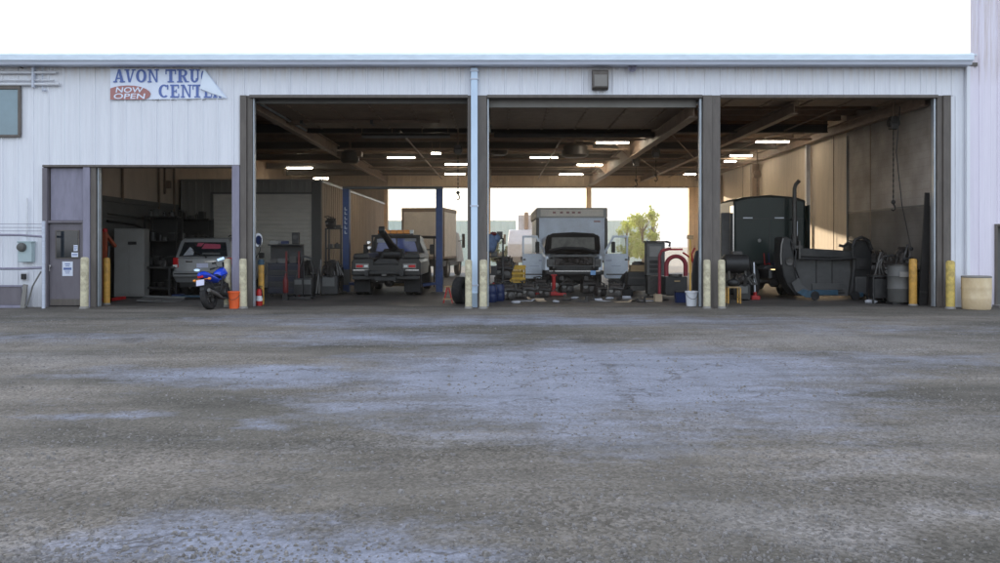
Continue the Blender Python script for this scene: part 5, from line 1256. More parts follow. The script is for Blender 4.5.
# left bay
def left_bay():
    D=24.2
    t=thing('steel_cabinet','tall grey steel cabinet with a black handle inside the left bay','cabinet',(wx(129,D),D,.012),rz=R(6))
    w=.42; h=wz(229,D)
    MB().box(-w,w,0,.5,.04,h).build('body',M['grey'],t,.01)
    for s in (-1,1): MB().box(min(s*.008,s*(w-.02)),max(s*.008,s*(w-.02)),-.025,-.001,.1,h-.05).build('door',M['grey'],t,.006)
    MB().box(-.02,.22,-.05,-.026,1.55,1.64).build('handle',M['black'],t,.01)
    MB().box(-w,w,-.0,.5,0,.04).build('plinth',M['black'],t)
    t=thing('engine_hoist','orange red engine hoist folded behind the yellow bollard in the left bay','hoist',(wx(105,22.6),22.6,.012))
    MB().box(-.05,.05,-.05,.05,0,1.9).bar((0,0,1.85),(.05,.5,1.5),.08).build('mast',M['dorange'],t,.008)
    MB().cyl((.06,-.04,.6),(.06,.1,1.5),.04).build('ram',M['black'],t)
    MB().box(-.3,-.24,-.3,.6,.03,.11).box(.24,.3,-.3,.6,.03,.11).box(-.3,.3,-.3,-.22,.03,.11).build('leg_frame',M['red'],t)
    MB().ball((0,0,1.93),.07).build('cap',M['red'],t)
    # dark storage racks along the left wall
    items=[]
    for i,(p0,p1,D,h) in enumerate(((145,176,26.0,2.45),(176,208,28.6,2.45))):
        lab=['dark storage rack with machine parts right of the grey cabinet','farther dark storage rack behind the silver SUV'][i]
        s,it=shelf('storage_rack',lab,p0,p1,D,h,'black',4,['black','black','steel','copper','black','darkgrey'],seed=4+i,cat='rack')
        s['group']='dark storage racks'
        MB().box(-wx(p0,D)*0-.5,.5,.52,.54,.1,h).build('back_sheet',M['black'],s)
        items+=it
    n=0
    for j,(mm,ww,hh,kk,x,y,z,rz) in enumerate(items):
        nm='canister' if kk<.5 else 'storage_box'
        tin('dull %s standing among others on a dark rack in the left bay'%('canister' if nm=='canister' else 'lidded box'),nm,mm,ww,hh,kk,x,y,z,rz,'canister' if nm=='canister' else 'box')['group']='canisters on the dark racks' if nm=='canister' else 'boxes on the dark racks'
    D=24.0
    t=thing('workbench','dark steel bench carrying a vice in front of the left bay racks','workbench',(wx(156,24.8),24.8,.012))
    MB().box(-.55,.55,-.3,.3,.84,.9).build('top',M['steel'],t,.01)
    for sx in (-.5,.5):
        for sy in (-.25,.25): MB().box(sx-.03,sx+.03,sy-.03,sy+.03,0,.839).build('leg',M['black'],t)
    MB().box(-.5,.5,-.25,.25,.25,.29).build('shelf',M['black'],t)
    MB().box(.2,.36,-.2,.0,.901,1.02).cyl((.28,-.3,.98),(.28,-.1,.98),.03).box(.18,.38,-.22,-.19,.96,1.08).build('vice',M['steel'],t,.01)
    t=thing('steel_plate','flat grey steel plate lying on the floor in front of the SUV','plate',(wx(160,22.8),22.9,.03),rot=(R(2),R(3),R(12)))
    MB().box(-.55,.55,-.5,.4,0,.03).box(-.55,.55,.36,.4,.03,.08).build('plate',M['darkgrey'],t,.005)
    MB().tube([(-.1,-.5,.03),(-.1,-.53,.06),(.1,-.53,.06),(.1,-.5,.03)],.012,6).build('handle',M['steel'],t)
    t=thing('mechanic_creeper','low blue mechanic creeper board on castors under the SUV tail','creeper',(wx(193,23.6),23.7,.012))
    MB().box(-.6,.6,-.22,.22,.06,.1).build('board',M['tealblue'],t,.015)
    MB().box(-.58,-.32,-.18,.18,.101,.14).build('headrest',M['drumblue'],t,.02)
    for sx in (-.5,.5):
        for sy in (-.15,.15): MB().cyl((sx,sy-.015,.03),(sx,sy+.015,.03),.03).build('caster',M['black'],t)
left_bay()

def bay_one():
    D=24.6
    t=thing('tool_cabinet','dark blue tool chest with metal parts on top in the first bay','tool chest',(wx(284,D),D,.012))
    w=.48
    MB().box(-w,w,0,.5,.1,1.0).build('cabinet',M['navy'],t,.01)
    for k in range(5): 
        d=MB().box(-w+.02,w-.02,-.02,-.001,.14+k*.17,.29+k*.17).build('drawer',M['black' if k%2 else 'navy'],t,.004)
        MB().box(-w+.08,w-.08,-.035,-.0205,.26+k*.17,.275+k*.17).build('handle',M['steel'],d)
    for s in (-1,1): MB().cyl((s*.4,.1,.05),(s*.4,.14,.05),.05).build('caster',M['rubber'],t)
    MB().box(-w,w,.3,.5,1.0,1.52).box(-w,w,.0,.5,1.52,1.56).build('hutch',M['black'],t,.01)
    random.seed(5)
    for k,(x,z,ww,hh,m) in enumerate(((-.3,1.38,.26,.1,'grey'),(0,1.38,.2,.09,'drumblue'),(-.32,1.2,.2,.12,'steel'),(-.05,1.15,.28,.14,'darkgrey'),(.26,1.2,.2,.2,'steel'))):
        b=thing('parts_tray',['pale tray','blue tray','steel tray','long dark tray','square steel tray'][k]+' of small parts on the dark blue tool chest','tray',(wx(284,D)+x,D+.08,z-.14 if z>1.3 else 1.013))
        if z>1.3: b.location.z=1.58
        MB().box(-ww/2,ww/2,-.06,.12,0,.02).box(-ww/2,ww/2,-.06,-.05,.02,hh).box(-ww/2,ww/2,.11,.12,.02,hh).build('tray',M[m],b)
        MB().ball((0,.03,.05),(ww*.35,.06,.05),8,5,.15).build('contents',M['steel'],b)
    t=thing('exhaust_fan_unit','black upright speaker-like box on top of the blue tool chest','box',(wx(296,24.9),24.9,1.58))
    MB().box(-.1,.1,-.1,.1,0,.34).build('case',M['black'],t,.015); MB().lathe((0,-.1,.2),(0,-1,0),[(.06,0),(.07,.01),(.02,.012)],14).build('grille',M['steel'],t)
    t=thing('engine_crane','dark engine crane with thin red mast right of the tool chest','hoist',(wx(292,23.6),23.6,.012))
    MB().bar((-.16,0,0),(0,0,1.35),.05).bar((.2,0,0),(.02,0,1.35),.05).build('mast',M['dred'],t)
    MB().bar((0,0,1.3),(.55,.1,1.15),.06).cyl((.1,0,.5),(.3,.05,1.2),.03).build('boom',M['black'],t)
    MB().box(-.2,.6,-.3,-.24,.02,.09).box(-.2,.6,.24,.3,.02,.09).box(-.2,-.12,-.24,.24,.02,.09).build('leg_frame',M['black'],t)
    t=thing('gas_bottle','small red gas bottle beside the tool chest','gas bottle',(wx(285.6,23.2),23.2,.012))
    MB().lathe((0,0,.2),(0,0,1),[(.06,0),(.075,.04),(.075,.35),(.03,.48),(.02,.55)],14).build('cylinder',M['dred'],t,smooth=50)
    MB().box(-.07,.07,-.05,.05,0,.2).build('stand',M['black'],t); MB().cyl((0,0,.75),(0,0,.8),.03).build('valve',M['steel'],t)
    for i,(px,D,lab) in enumerate(((299,23.6,'left'),(308,23.7,'right'))):
        t=thing('battery_charger','small dark wheeled machine, the %s one of the pair before the roll-up door'%lab,'charger',(wx(px,D),D,.012))
        MB().box(-.13,.13,-.1,.15,.12,.6).build('case',M['black'],t,.015)
        MB().box(-.1,.1,-.115,-.101,.42,.55).build('panel',M['darkgrey'],t)
        for s in (-1,1): MB().cyl((s*.1,-.02,.07),(s*.14,-.02,.07),.07).build('wheel',M['rubber'],t)
        MB().tube([(-.1,.15,.5),(-.1,.2,.78),(.1,.2,.78),(.1,.15,.5)],.012,6).build('handle',M['steel'],t)
    for i,(px,tl) in enumerate(((316,.14),(319,.06),(322,-.1))):
        t=thing('steel_bar',['leftmost','middle','rightmost'][i]+' of three pale steel bars leaning by the office corner','bar',(wx(px,25.5),25.5,.012),rot=(0,tl,0))
        MB().box(-.02,.02,-.02,.02,0,[.95,1.1,.8][i]).build('bar',M['grey'],t); MB().box(-.024,.024,-.024,.024,0,.05).build('foot',M['black'],t)
    s,it=shelf('parts_rack','dark parts rack standing left of the blue lift post',326,341,27.6,2.1,'black',4,['steel','black','darkgrey','grey'],seed=9,cat='rack')
    for (mm,ww,hh,kk,x,y,z,rz) in it:
        nm='canister' if kk<.5 else 'storage_box'
        tin('dull %s on the parts rack left of the blue lift post'%('canister' if nm=='canister' else 'lidded box'),nm,mm,ww,hh,kk,x,y,z,rz,'canister' if nm=='canister' else 'box')['group']='goods on the lift-side rack'
    engine('engine','greasy engine on a stand beside the left lift post',335,26.4,.85,seed=3)
    engine('engine','greasy gearbox-like engine perched on top of the parts rack',331,27.7,.55,base=2.13,stand=False,seed=8)
    t=thing('trestle','low red trestle beside the leaning tyre','trestle',(wx(448,22.0),22.0,.012))
    MB().bar((-.12,0,0),(-.02,0,.42),.035).bar((.12,0,0),(.02,0,.42),.035).build('leg_pair',M['red'],t)
    MB().box(-.1,.1,-.04,.04,.42,.46).build('top',M['woody'],t)
    MB().box(-.14,.14,-.05,.05,.1,.13).build('rung',M['woody'],t)
    t=thing('hand_winch','small red winch lying on the floor behind the leaning tyre','winch',(wx(462,22.6),22.6,.012))
    MB().cyl((-.15,0,.12),(.15,0,.12),.1).build('drum',M['red'],t); MB().box(-.2,.2,-.1,.1,0,.04).box(-.2,-.16,-.1,.1,.04,.2).box(.16,.2,-.1,.1,.04,.2).build('frame',M['steel'],t)
    t=thing('lying_beam','long dark pipe resting behind the light bar beside the tan truck','pipe',(wx(428,30),30.0,1.85))
    MB().cyl((-.75,0,0),(.35,.3,-.02),.05,n=8).build('pipe',M['black'],t); MB().bar((-.6,.05,-1.83),(-.6,.05,-.05),.05).bar((.2,.25,-1.83),(.2,.25,-.07),.05).build('stand',M['black'],t)
bay_one()

def bay_two():
    D=22.6
    s,it=shelf('parts_shelf','dark shelf crammed with parts behind the cream bollard in the middle bay',489,503,24.5,1.75,'black',4,['drumblue','black','red','steel','darkgrey'],seed=12,cat='shelf')
    for (mm,ww,hh,kk,x,y,z,rz) in it:
        nm='canister' if kk<.5 else 'storage_box'
        tin('dull %s on the crammed shelf of the middle bay'%('canister' if nm=='canister' else 'lidded box'),nm,mm,ww,hh,kk,x,y,z,rz,'canister' if nm=='canister' else 'box')['group']='goods on the middle bay shelf'
    t=thing('blue_overalls','blue work overalls draped over the top of the crammed shelf','clothing',(wx(492,24.4),24.4,1.3))
    random.seed(4)
    MB().ball((-.05,-.1,.3),(.2,.15,.28),12,8,.10).ball((.1,.0,.45),(.16,.14,.14),10,7,.12).build('cloth',M['cloth'],t,smooth=60)
    MB().ball((.05,-.1,.58),(.10,.08,.06),10,6,.15).build('cap',M['dred'],t,smooth=60)
    for i,(px,D,lab) in enumerate(((491.5,22.4,'blue plastic drum standing behind the cream bollard, left of two'),(499,22.9,'blue plastic drum of the pair, right of two'))):
        t=thing('plastic_drum',lab,'drum',(wx(px,D),D,.012))
        MB().lathe((0,0,0),(0,0,1),[(.13,0),(.15,.03),(.155,.2),(.148,.22),(.155,.24),(.15,.42),(.12,.46)],22).build('body',M['drumblue'],t,smooth=50)
        MB().lathe((0,0,.46),(0,0,1),[(.13,0),(.13,.03),(.05,.035)],20).build('lid',M['black'],t)
    engine('engine','small greasy engine on the floor right of the blue drums',506,23.4,.8,seed=15,stand=False)
    engine('engine','greasy engine on a stand between the shelf and the yellow crate',504,25.2,.95,seed=16)
    engine('engine','greasy gearbox on the floor below the left open van door',528,24.2,.75,seed=17,stand=False)
    engine('engine','rusty axle housing heap under the right open van door',616,24.6,.75,seed=18,stand=False)
    t=thing('cart','dark steel trolley carrying the yellow crate','trolley',(wx(517.5,25.2),25.2,.012))
    MB().box(-.3,.3,-.2,.25,.36,.40).build('deck',M['black'],t)
    MB().box(-.3,.3,-.2,.25,.1,.13).build('deck',M['black'],t)
    for sx in (-.27,.27): 
        MB().box(sx-.02,sx+.02,-.18,-.14,.1,.359).box(sx-.02,sx+.02,.19,.23,.1,.359).build('leg',M['steel'],t)
        MB().cyl((sx,-.16,.05),(sx,-.12,.05),.05).build('caster',M['rubber'],t)
    t=thing('plastic_crate','yellow plastic crate on the dark trolley by the open van door','crate',(wx(517.5,25.2),25.2,.415))
    cb=MB().box(-.23,.23,-.16,.16,0,.02)
    for s in (-1,1):
        for k in range(8): cb.box(-.22+k*.061,-.19+k*.061,s*.155-.005,s*.155+.005,.02,.45)
        for z in (.1,.25,.4): cb.box(-.23,.23,s*.165-.004,s*.165+.004,z,z+.05)
        cb.box(s*.228-.006,s*.228+.006,-.16,.16,.02,.46)
    cb.build('basket',M['yellowc'],t); MB().box(-.25,.25,-.18,-.165,.46,.52).box(-.25,.25,.165,.18,.46,.52).box(-.25,-.232,-.165,.165,.46,.52).box(.232,.25,-.165,.165,.46,.52).build('rim',M['yellowc'],t)
    for px_,D_,s_,lb in ((540,26.4,.8,'greasy part under the left side of the white box truck'),(566,26.9,.8,'greasy part low behind the red jack'),(588,26.6,.85,'greasy part under the bumper right of centre'),(600,25.2,.6,'small greasy engine lying by the right front wheel'),(545,24.6,.6,'small greasy engine lying left of the red jack'),(516,24.0,.6,'small greasy engine lying before the yellow crate')):
        engine('engine',lb,px_,D_,s_,seed=int(px_),stand=False)
    # right side group
    D=25.0
    t=thing('machine_cabinet','grey upright diagnostic machine between the van and the red press','machine',(wx(656,D),D,.012))
    MB().box(-.27,.27,0,.45,.62,wz(243,D)).build('upper_case',M['darkgrey'],t,.02)
    MB().box(-.25,.25,-.03,.45,.05,.60).build('lower_case',M['steel'],t,.02)
    MB().box(-.2,.16,-.02,-.001,1.18,1.5).build('screen',M['grey'],t,.01)
    MB().box(-.3,.36,-.06,.5,wz(243,D)+.002,wz(243,D)+.05).tube([(.3,0,wz(243,D)+.03),(.42,0,wz(243,D)+.0),(.40,0,wz(243,D)-.12)],.035).build('top_arm',M['black'],t)
    for k in range(3): MB().box(-.2,.16,-.016,-.001,.7+k*.14,.8+k*.14).build('vent_panel',M['black'],t)
    t=thing('tyre_changer','red tyre changer with arched guard near the second column','tyre changer',(wx(676,24.2),24.2,.012))
    t.scale=(1,1,.91)
    mb=MB()
    pts=[(.28*math.cos(a),0,1.03+.30*math.sin(a)) for a in [PI*k/12 for k in range(13)]]
    MB().tube([(.28,0,.7)]+pts+[(-.28,0,.7)],.065,8).build('arch',M['mred'],t,smooth=50)
    MB().box(-.32,.32,-.05,.4,.08,.68).build('base',M['black'],t,.03)
    MB().tube([(-.48,0,.1),(-.48,0,1.35),(-.42,0,1.5),(-.15,0,1.58)],.045,8).build('post',M['mred'],t,smooth=50)
    MB().box(-.38,.2,.02,.06,1.52,1.58).tube([(.2,0,1.45),(.4,0,1.3),(.5,0,1.1),(.45,0,1.4),(.55,0,1.6)],.03,6).build('arm',M['red'],t)
    MB().cyl((0,.1,.68),(0,.1,.76),.2,n=20).build('turntable',M['steel'],t)
    MB().box(-.06,.1,-.08,-.051,.52,.56).build('pedal',M['woody'],t)
    t=thing('hanging_jacket','dark jacket hanging from the column beside the yellow pole','clothing',(wx(697,21.5),21.5,.35))
    MB().ring([[(-.12,-.04,0),(.12,-.05,.02),(.12,.06,0),(-.12,.06,.02)],[(-.14,-.05,.4),(.13,-.06,.4),(.13,.07,.4),(-.13,.07,.4)],[(-.12,-.05,.75),(.13,-.05,.78),(.13,.06,.78),(-.1,.06,.75)],[(-.03,-.03,1.05),(.08,-.03,1.08),(.08,.03,1.08),(-.03,.03,1.05)]]).build('body',M['black'],t,.03,smooth=60)
    MB().tube([(.1,-.02,.95),(.14,-.06,.6),(.12,-.08,.3)],[.05,.05,.04],8).build('sleeve',M['black'],t)
    t=thing('storage_bin','blue plastic bin on the floor below the red tyre changer','bin',(wx(681,22.2),22.2,.012))
    MB().ring([[(-.14,-.1,0),(.14,-.1,0),(.14,.1,0),(-.14,.1,0)],[(-.17,-.13,.28),(.17,-.13,.28),(.17,.13,.28),(-.17,.13,.28)]]).build('body',M['drumblue'],t,.01); MB().box(-.18,.18,-.14,.14,.281,.31).build('lid',M['black'],t)
    t=thing('carton','small beige carton on the floor left of the blue bin','carton',(wx(658,22.6),22.6,.012))
    MB().box(-.1,.1,-.1,.1,0,.2).build('body',M['beige'],t,.005); MB().obox((-.07,-.1,.22),(.07,.1,.005),(0,.7,0)).build('flap',M['beige'],t)
    t=thing('battery_cart','low black machine on wheels right of the van door','cart',(wx(638,25.6),25.6,.012))
    MB().box(-.35,.35,-.2,.3,.3,.72).build('case',M['black'],t,.03)
    MB().box(-.3,.3,-.22,-.201,.5,.56).build('panel',M['steel'],t)
    for s in (-1,1): MB().cyl((s*.3-.03,-.1,.13),(s*.3+.03,-.1,.13),.13).build('wheel',M['rubber'],t)
    MB().box(-.25,.25,-.15,.2,.14,.3).build('undercarriage',M['steel'],t)
    t=thing('engine_block','brown crate of parts on the black machine cart','crate',(wx(638,25.7),25.7,.733))
    MB().box(-.25,.22,-.15,.2,0,.2).build('case',M['woody'],t,.01); MB().ball((0,0,.22),(.2,.14,.1),10,6,.15).build('contents',M['steel'],t)
    tyre('black tyre lying flat under the right van door',622,25.0,.33,.2,(R(90),0,0),base=.115)
    tyre('black tyre standing beside the black machine cart',630,26.8,.34,.2,(0,0,R(20)),base=.352)
    # floor litter
    random.seed(21)
    spots=[(516,22.0),(541,22.8),(566,23.0),(583,22.6),(603,22.8),(610,23.6),(622,22.4),(633,22.7),(641,22.3),(648,22.8),(575,23.8),(536,23.6),(664,23.1),(596,24.1),(627,23.9),(556,22.2),(651,23.6),(619,23.3),(590,23.2),(525,22.8)]
    labs=['crumpled pale rag','flattened carton','oily rag','grey metal bracket','pale paper scrap']
    where=['left of the red jack','below the bumper','right of centre','under the right door','near the grey machine']
    for i,(px,D) in enumerate(spots):
        k=i%5
        if k in (0,2):
            t=thing('rag',labs[k]+' on the floor of the middle bay','rag',(wx(px,D),D,.012),rz=random.uniform(0,3),group='rags on the middle bay floor' )
            MB().ball((0,0,.03),(.14,.09,.04),12,6,.25).build('cloth',M['sack' if k==0 else 'steel'],t,smooth=60)
        elif k in (1,4):
            t=thing('cardboard_sheet' if k==1 else 'paper_scrap',labs[k]+' on the floor of the middle bay','litter',(wx(px,D),D,.016),rz=random.uniform(0,3),group='litter on the middle bay floor')
            MB().box(-.2,.2,-.13,.13,0,.008).obox((.22,0,.03),(.08,.24,.006),(0,-.6,0)).build('sheet',M['sack' if k==4 else 'beige'],t)
        else:
            t=thing('metal_bracket',labs[k]+' on the floor of the middle bay','bracket',(wx(px,D),D,.012),rz=random.uniform(0,3),group='brackets on the middle bay floor')
            MB().box(-.15,.15,-.03,.03,0,.04).box(-.15,-.11,-.03,.03,.04,.16).box(.11,.15,-.03,.03,.04,.1).build('angle',M['steel'],t,.004)
bay_two()

def bay_three():
    t=thing('step_stool','small worn wooden stool with yellow legs just right of the second column bollards','stool',(wx(733,22.0),22.0,.012))
    MB().box(-.17,.17,-.13,.13,.40,.44).build('seat',M['woody'],t,.008)
    for sx in (-1,1):
        for sy in (-1,1): MB().bar((sx*.16,sy*.12,0),(sx*.12,sy*.09,.40),.035).build('leg',M['orangey'],t)
        MB().bar((sx*.145,-.10,.16),(sx*.145,.10,.16),.025).build('rung',M['yellowc'],t)
    t=thing('tool_bag','black bag lying on the yellow stool','bag',(wx(733,22.0),22.0,.453))
    MB().ball((0,0,.1),(.17,.11,.10),12,7,.06).build('body',M['black'],t,smooth=60); MB().tube([(-.08,-.05,.16),(0,-.06,.25),(.08,-.05,.16)],.012,6).build('handle',M['black'],t)
    t=thing('air_tank','rounded black air tank behind the yellow stool','tank',(wx(736,23.8),23.8,.012))
    MB().tube([(-.42,0,1.0),(-.34,0,1.0),(.3,0,1.0),(.38,0,1.0)],[.16,.27,.27,.16],18).build('tank',M['black'],t,smooth=50)
    for sx in (-.25,.22): MB().box(sx-.03,sx+.03,-.18,.18,0,.80).build('leg',M['steel'],t)
    MB().box(-.12,.16,-.1,.1,1.25,1.36).build('pump',M['steel'],t,.02)
    engine('engine','dirty engine half hidden behind the cab wheel in the right bay',745,24.8,.9,seed=31)
    # engines and machines at the right
    engine('engine','black engine on a stand immediately right of the detached hood',866,24.3,1.2,seed=32)
    engine('engine','black engine high on a stand beside the grey drum',889,22.7,1.05,seed=33)
    engine('engine','black engine farthest right behind the orange yellow bollard',908,22.1,1.0,seed=34)
    t=thing('steel_drum','tall grey steel drum in front of the engines of the right bay','drum',(wx(899,21.6),21.6,.012))
    MB().lathe((0,0,.06),(0,0,1),[(.26,0),(.28,.02),(.28,.33),(.295,.35),(.28,.37),(.28,.66),(.295,.68),(.28,.70),(.275,.95)],28).build('body',M['darkgrey'],t,smooth=50)
    MB().lathe((0,0,1.01),(0,0,1),[(.29,0),(.29,.03),(.05,.035)],26).build('lid',M['steel'],t)
    MB().box(-.12,.12,-.295,-.28,.72,.85).build('sticker',M['grey'],t)
    MB().box(-.25,.25,-.2,.2,0,.06).build('dolly',M['black'],t)
    t=thing('clutter_cart','black steel trolley stacked with pipes left of the grey drum','trolley',(wx(879,22.0),22.0,.012))
    MB().box(-.25,.25,-.2,.2,.7,.74).build('deck',M['black'],t)
    MB().box(-.25,.25,-.2,.2,.15,.18).build('deck',M['black'],t)
    for sx in (-.23,.23): MB().box(sx-.02,sx+.02,-.19,-.15,0,.7).box(sx-.02,sx+.02,.15,.19,0,.7).build('leg',M['black'],t)
    MB().box(-.2,.15,-.18,.15,.181,.65).build('drawer_unit',M['black'],t,.01)
    for i,(dx,h,tl,lab) in enumerate(((-.1,.45,.2,'left'),(.02,.6,-.08,'upright'),(.12,.4,-.3,'right'))):
        p=thing('exhaust_pipe','rusty pipe end standing on the black trolley, the %s one'%lab,'pipe',(wx(879,22.0)+dx,22.0,.755),rot=(0,tl,0))
        MB().tube([(0,0,0),(0,0,h*.7),(.08,0,h)],.035,8).build('pipe',M['steel'],p,smooth=50); MB().lathe((0,0,0),(0,0,1),[(.05,0),(.05,.03)],12).build('flange',M['copper'],p)
    t=thing('plank','dark plank leaning upright beside the right door track','plank',(wx(923,21.3),21.3,.012),rot=(0,R(3.2),0))
    MB().box(-.10,.10,0,.05,0,wz(193,21.3)).build('board',M['darkbeam'],t,.005); MB().box(-.105,.105,-.004,.054,.3,.36).build('strap',M['steel'],t)
    t=thing('wall_cable','thin cable hanging from the roof in front of the right wall','cable',(wx(900,21.9),21.9,0))
    MB().tube([(.0,0,5.2),(-.1,0,4.0),(.05,0,2.6),(.28,0,1.5)],.014,5).build('cable',M['darkbeam'],t); MB().ball((.3,0,1.45),.05).build('plug',M['black'],t)
    t=thing('white_rag','pale rag lying on the floor at the right of the detached hood','rag',(wx(871,22.0),22.0,.012))
    MB().ball((0,0,.04),(.16,.1,.06),12,6,.25).build('cloth',M['sack'],t,smooth=60)

bay_three()
def heap(label,px,D,w,h,seed,cat='machinery',name='covered_machine'):
    random.seed(seed)
    t=thing(name,label,cat,(wx(px,D),D,.012),rz=random.uniform(-.2,.2))
    MB().box(-w,w,-.2,.25,.02,h*.55).build('base_case',M['black'],t,.03)
    MB().box(-w*.8,w*.6,-.215,-.201,h*.25,h*.5).build('access_panel',M['darkgrey'],t,.01)
    MB().ball((-w*.2,0,h*.72),(w*.7,.22,h*.2),12,8,.14).build('top_housing',M['copper'],t)
    mb=MB()
    for k in range(5):
        x=random.uniform(-w,w*.4); mb.tube([(x,-.2,h*.5),(x+.05,-.28,h*.8),(x+random.uniform(.1,.3),-.15,h*random.uniform(.85,1)),(x+random.uniform(.2,.4),-.2,h*.55)],.028,6)
    mb.build('hose_bundle',M['steel'],t,smooth=50)
heap('dark machine with a bundle of hoses between the grey drum and the block wall',904,22.6,.30,1.62,1)
heap('dark machine with hoses behind the black trolley',886,24.0,.32,1.55,2)
heap('dark hose-topped machine right of the crammed shelf',508,27.4,.4,1.25,3)
heap('dark hose-topped machine under the left open van door',530,28.8,.5,.75,4)
heap('low dark machine behind the black cart under the right van door',624,28.4,.5,.8,5)
heap('dark machine standing left of the first bay parts rack',330,25.6,.26,1.1,6)
heap('dark machine low beside the tool chest in the first bay',307,26.4,.35,1.15,7)
heap('dark machine behind the yellow stool in the right bay',742,23.2,.2,.8,8)

# ------------------------------------------------------------------ yard behind the building
def leafmat(name,c,c2):
    m=mat(name,c,.6,0,.3,3,c2=c2,bump=0)
    P=m.node_tree.nodes['Principled BSDF']; P.inputs['Subsurface Weight'].default_value=0
    N,L=m.node_tree.nodes,m.node_tree.links
    tl=N.new('ShaderNodeBsdfTranslucent'); tl.inputs[0].default_value=(c[0]*1.6,c[1]*1.6,c[2],1)
    mx=N.new('ShaderNodeMixShader'); mx.inputs[0].default_value=.45
    L.new(P.outputs[0],mx.inputs[1]); L.new(tl.outputs[0],mx.inputs[2]); L.new(mx.outputs[0],N['Material Output'].inputs['Surface'])
    return m
leafY=leafmat('yellow_green_leaves',(.32,.37,.09),(.18,.24,.06)); leafG=leafmat('green_leaves',(.08,.12,.04),(.04,.07,.02))
def tree(px,D,ztop,rad,label,m,seed,n=1500,name='tree',h0=.25):
    random.seed(seed)
    t=thing(name,label,'tree',(wx(px,D),D,0))
    tr=MB().tube([(0,0,0),(.08,0,ztop*.3),(-.05,.1,ztop*.6),(.05,0,ztop*.9)],[.14,.11,.07,.03],8)
    cl=[]
    for k in range(16):
        a=random.uniform(0,6.28); z=ztop*random.uniform(h0,.95); rr=rad*random.uniform(.2,1)*(1-.5*max(0,(z/ztop-.6)))
        c=Vector((rr*math.cos(a),rr*math.sin(a),z)); cl.append((c,rad*random.uniform(.22,.42)))
        tr.tube([(0,0,z*.7),(c.x*.5,c.y*.5,z*.85),tuple(c)],[.04,.025,.01],5)
    tr.build('trunk',M['bark'],t)
    lf=MB()
    for k in range(n):
        c,r=random.choice(cl)
        d=Vector((random.gauss(0,1),random.gauss(0,1),random.gauss(0,1))).normalized()*r*random.uniform(.4,1.15)
        p=c+d; s=random.uniform(.05,.11)
        q=Euler((random.uniform(0,6),random.uniform(0,6),random.uniform(0,6))).to_matrix()
        lf.add([p+q@Vector(v) for v in ((-s,0,0),(0,-s*.5,0),(s,0,0),(0,s*.5,0))],[(0,1,2,3)])
    lf.build('crown',m,t)
tree(643,55,3.7,1.1,'bright yellow-green tree beyond the rear opening right of the van',leafY,3,3600)
tree(627,57,3.2,.8,'lower yellow-green bush behind the right open van door',leafY,5,1800)
tree(653,59,4.6,.5,'thin sparse sapling behind the yellow-green tree',leafY,7,260,h0=.5)
tree(498,54,2.2,.7,'dark green bush beyond the rear opening left of the van',leafG,9,1600,name='bush')
fz=wz(220.5,62)
ft=thing('yard_fence','pale green corrugated fence across the yard behind the workshop','fence',(0,62,0))
MB().ribbed((-60,0,0),(1,0,0),(0,0,1),(0,-1,0),60+wx(655,62),fz,.5,.04,.08,minor=False).build('sheet',M['skyfence'],ft)
MB().box(-60,wx(655,62),.05,.15,.3,.4).box(-60,wx(655,62),.05,.15,fz-.3,fz-.2).build('rail',M['grey'],ft)
x=wx(655,62)
while x>-60: 
    MB().box(x-.06,x+.06,.05,.2,0,fz+.05).build('post',M['grey'],ft); x-=6
# white truck outside seen left of the van
def backtruck():
    D=50
    t=thing('white_lorry','white lorry standing in the rear yard left of the box van','truck',(wx(520,D),D,0))
    z1=wz(214,D)
    MB().box(-.1,1.9,1.4,7,.9,z1).build('box_body',M['white'],t,.03)
    MB().ring([[(-.75,0,.6),(1.0,0,.6),(1.0,0,1.6),(-.75,0,1.6)],[(-.75,.9,.6),(1.0,.9,.6),(.95,.7,2.45),(-.65,.7,2.45)],[(-.7,1.3,.6),(1.0,1.3,.6),(.95,1.3,2.5),(-.65,1.3,2.5)]]).build('cab',M['white'],t,.05)
    MB().add([(-.62,.19,1.68),(.88,.19,1.68),(.82,.62,2.3),(-.56,.62,2.3)],[(0,1,2,3)]).build('windscreen',M['glass'],t)
    for s in (-1,1):
        wheel(t,(.12+s*.8,.7,.45),.45,.26); wheel(t,(.6+s*.8,4.6,.45),.45,.4)
        MB().box(.12+s*1.05-.08,.12+s*1.05+.08,.2,.26,1.6,2.2).build('mirror',M['black'],t,.03)
    MB().box(-.7,.95,-.12,-.001,.5,.85).build('bumper',M['grey'],t,.03)
    MB().cyl((.42,1.3,.8),(.42,1.3,wz(213,D)+.1),.13,n=12).build('exhaust_stack',M['girder'],t,smooth=40)
backtruck()

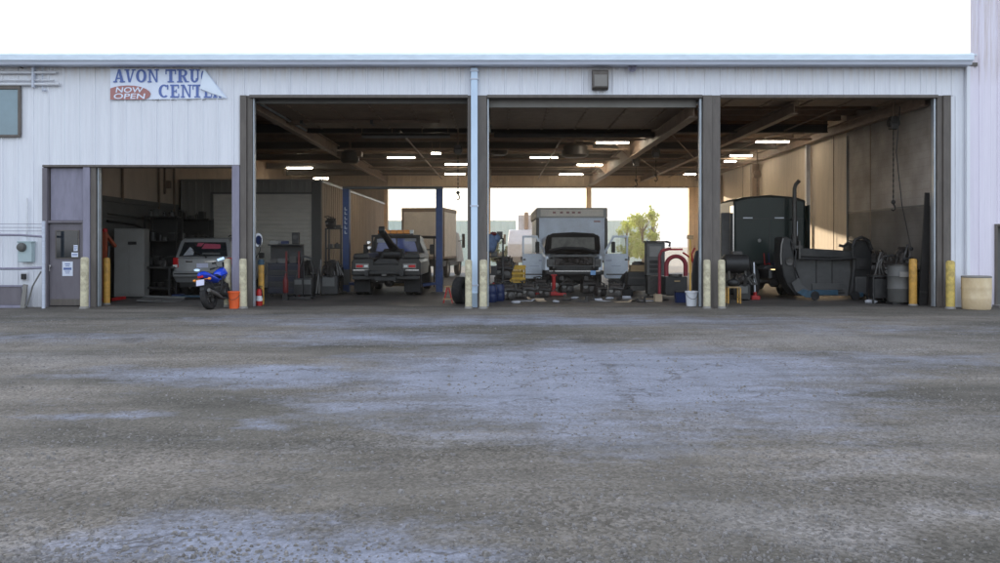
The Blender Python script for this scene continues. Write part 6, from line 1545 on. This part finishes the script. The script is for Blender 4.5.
# ------------------------------------------------------------------ light
hz=MB().box(-11.3,10.9,21.2,45.8,.05,5.4).build('haze',bpy.data.materials.new('added_shop_haze')); hz['kind']='structure'  # haze volume added to lift the dark bays and tint them warm
hm=hz.data.materials[0]; hm.use_nodes=True; hn=hm.node_tree.nodes; hn.remove(hn['Principled BSDF'])
vs_=hn.new('ShaderNodeVolumeScatter'); vs_.inputs['Density'].default_value=.012; vs_.inputs['Anisotropy'].default_value=.35; vs_.inputs['Color'].default_value=(1,.86,.74,1)
hm.node_tree.links.new(vs_.outputs[0],hn['Material Output'].inputs['Volume'])
SAZ=Vector((.85,-1,0)).normalized(); EL=math.atan(.15/math.hypot(.85,1))
d=Vector((.85,-1,-.15)).normalized()
sun=bpy.data.lights.new('sun','SUN'); sun.energy=7.0; sun.angle=R(.5); sun.color=(1,.80,.58)
so=bpy.data.objects.new('sun',sun); COL.objects.link(so); so.rotation_euler=d.to_track_quat('-Z','Y').to_euler(); so.location=(-20,40,20)
w=bpy.data.worlds.new('World'); scene.world=w; w.use_nodes=True
N,L=w.node_tree.nodes,w.node_tree.links
bg=N['Background']; sk=N.new('ShaderNodeTexSky'); sk.sky_type='NISHITA'; sk.sun_disc=False
sk.sun_elevation=R(9); sk.sun_rotation=math.atan2(-d.x,-d.y); sk.air_density=1; sk.dust_density=2.0; sk.ozone_density=1.5
L.new(sk.outputs[0],bg.inputs['Color']); bg.inputs['Strength'].default_value=.2
# thin bright overcast veil that whitens the sky
b2=N.new('ShaderNodeBackground'); b2.inputs['Strength'].default_value=1.5
tc=N.new('ShaderNodeTexCoord'); nz=tex(N,'ShaderNodeTexNoise',Scale=1.5,Detail=4); L.new(tc.outputs['Generated'],nz.inputs['Vector'])
cr=N.new('ShaderNodeValToRGB'); cr.color_ramp.elements[0].color=(.69,.725,.82,1); cr.color_ramp.elements[1].color=(.77,.79,.87,1)
L.new(nz.outputs['Fac'],cr.inputs['Fac']); L.new(cr.outputs['Color'],b2.inputs['Color'])
ad=N.new('ShaderNodeAddShader'); L.new(bg.outputs[0],ad.inputs[0]); L.new(b2.outputs[0],ad.inputs[1]); L.new(ad.outputs[0],N['World Output'].inputs['Surface'])

# ------------------------------------------------------------------ camera
cam=bpy.data.cameras.new('camera'); cam.sensor_width=36; cam.lens=36*F0/1000; cam.shift_y=-36.5/1000; cam.clip_end=3000; cam.clip_start=.1
co=bpy.data.objects.new('camera',cam); COL.objects.link(co); co.location=(0,0,EYE); co.rotation_euler=(R(90),0,0); scene.camera=co
scene.view_settings.view_transform='Standard'; scene.view_settings.look='None'; scene.view_settings.exposure=0; scene.view_settings.gamma=1
scene.cycles.max_bounces=8; scene.cycles.diffuse_bounces=5; scene.cycles.sample_clamp_indirect=6
scene.cycles.use_denoising=True
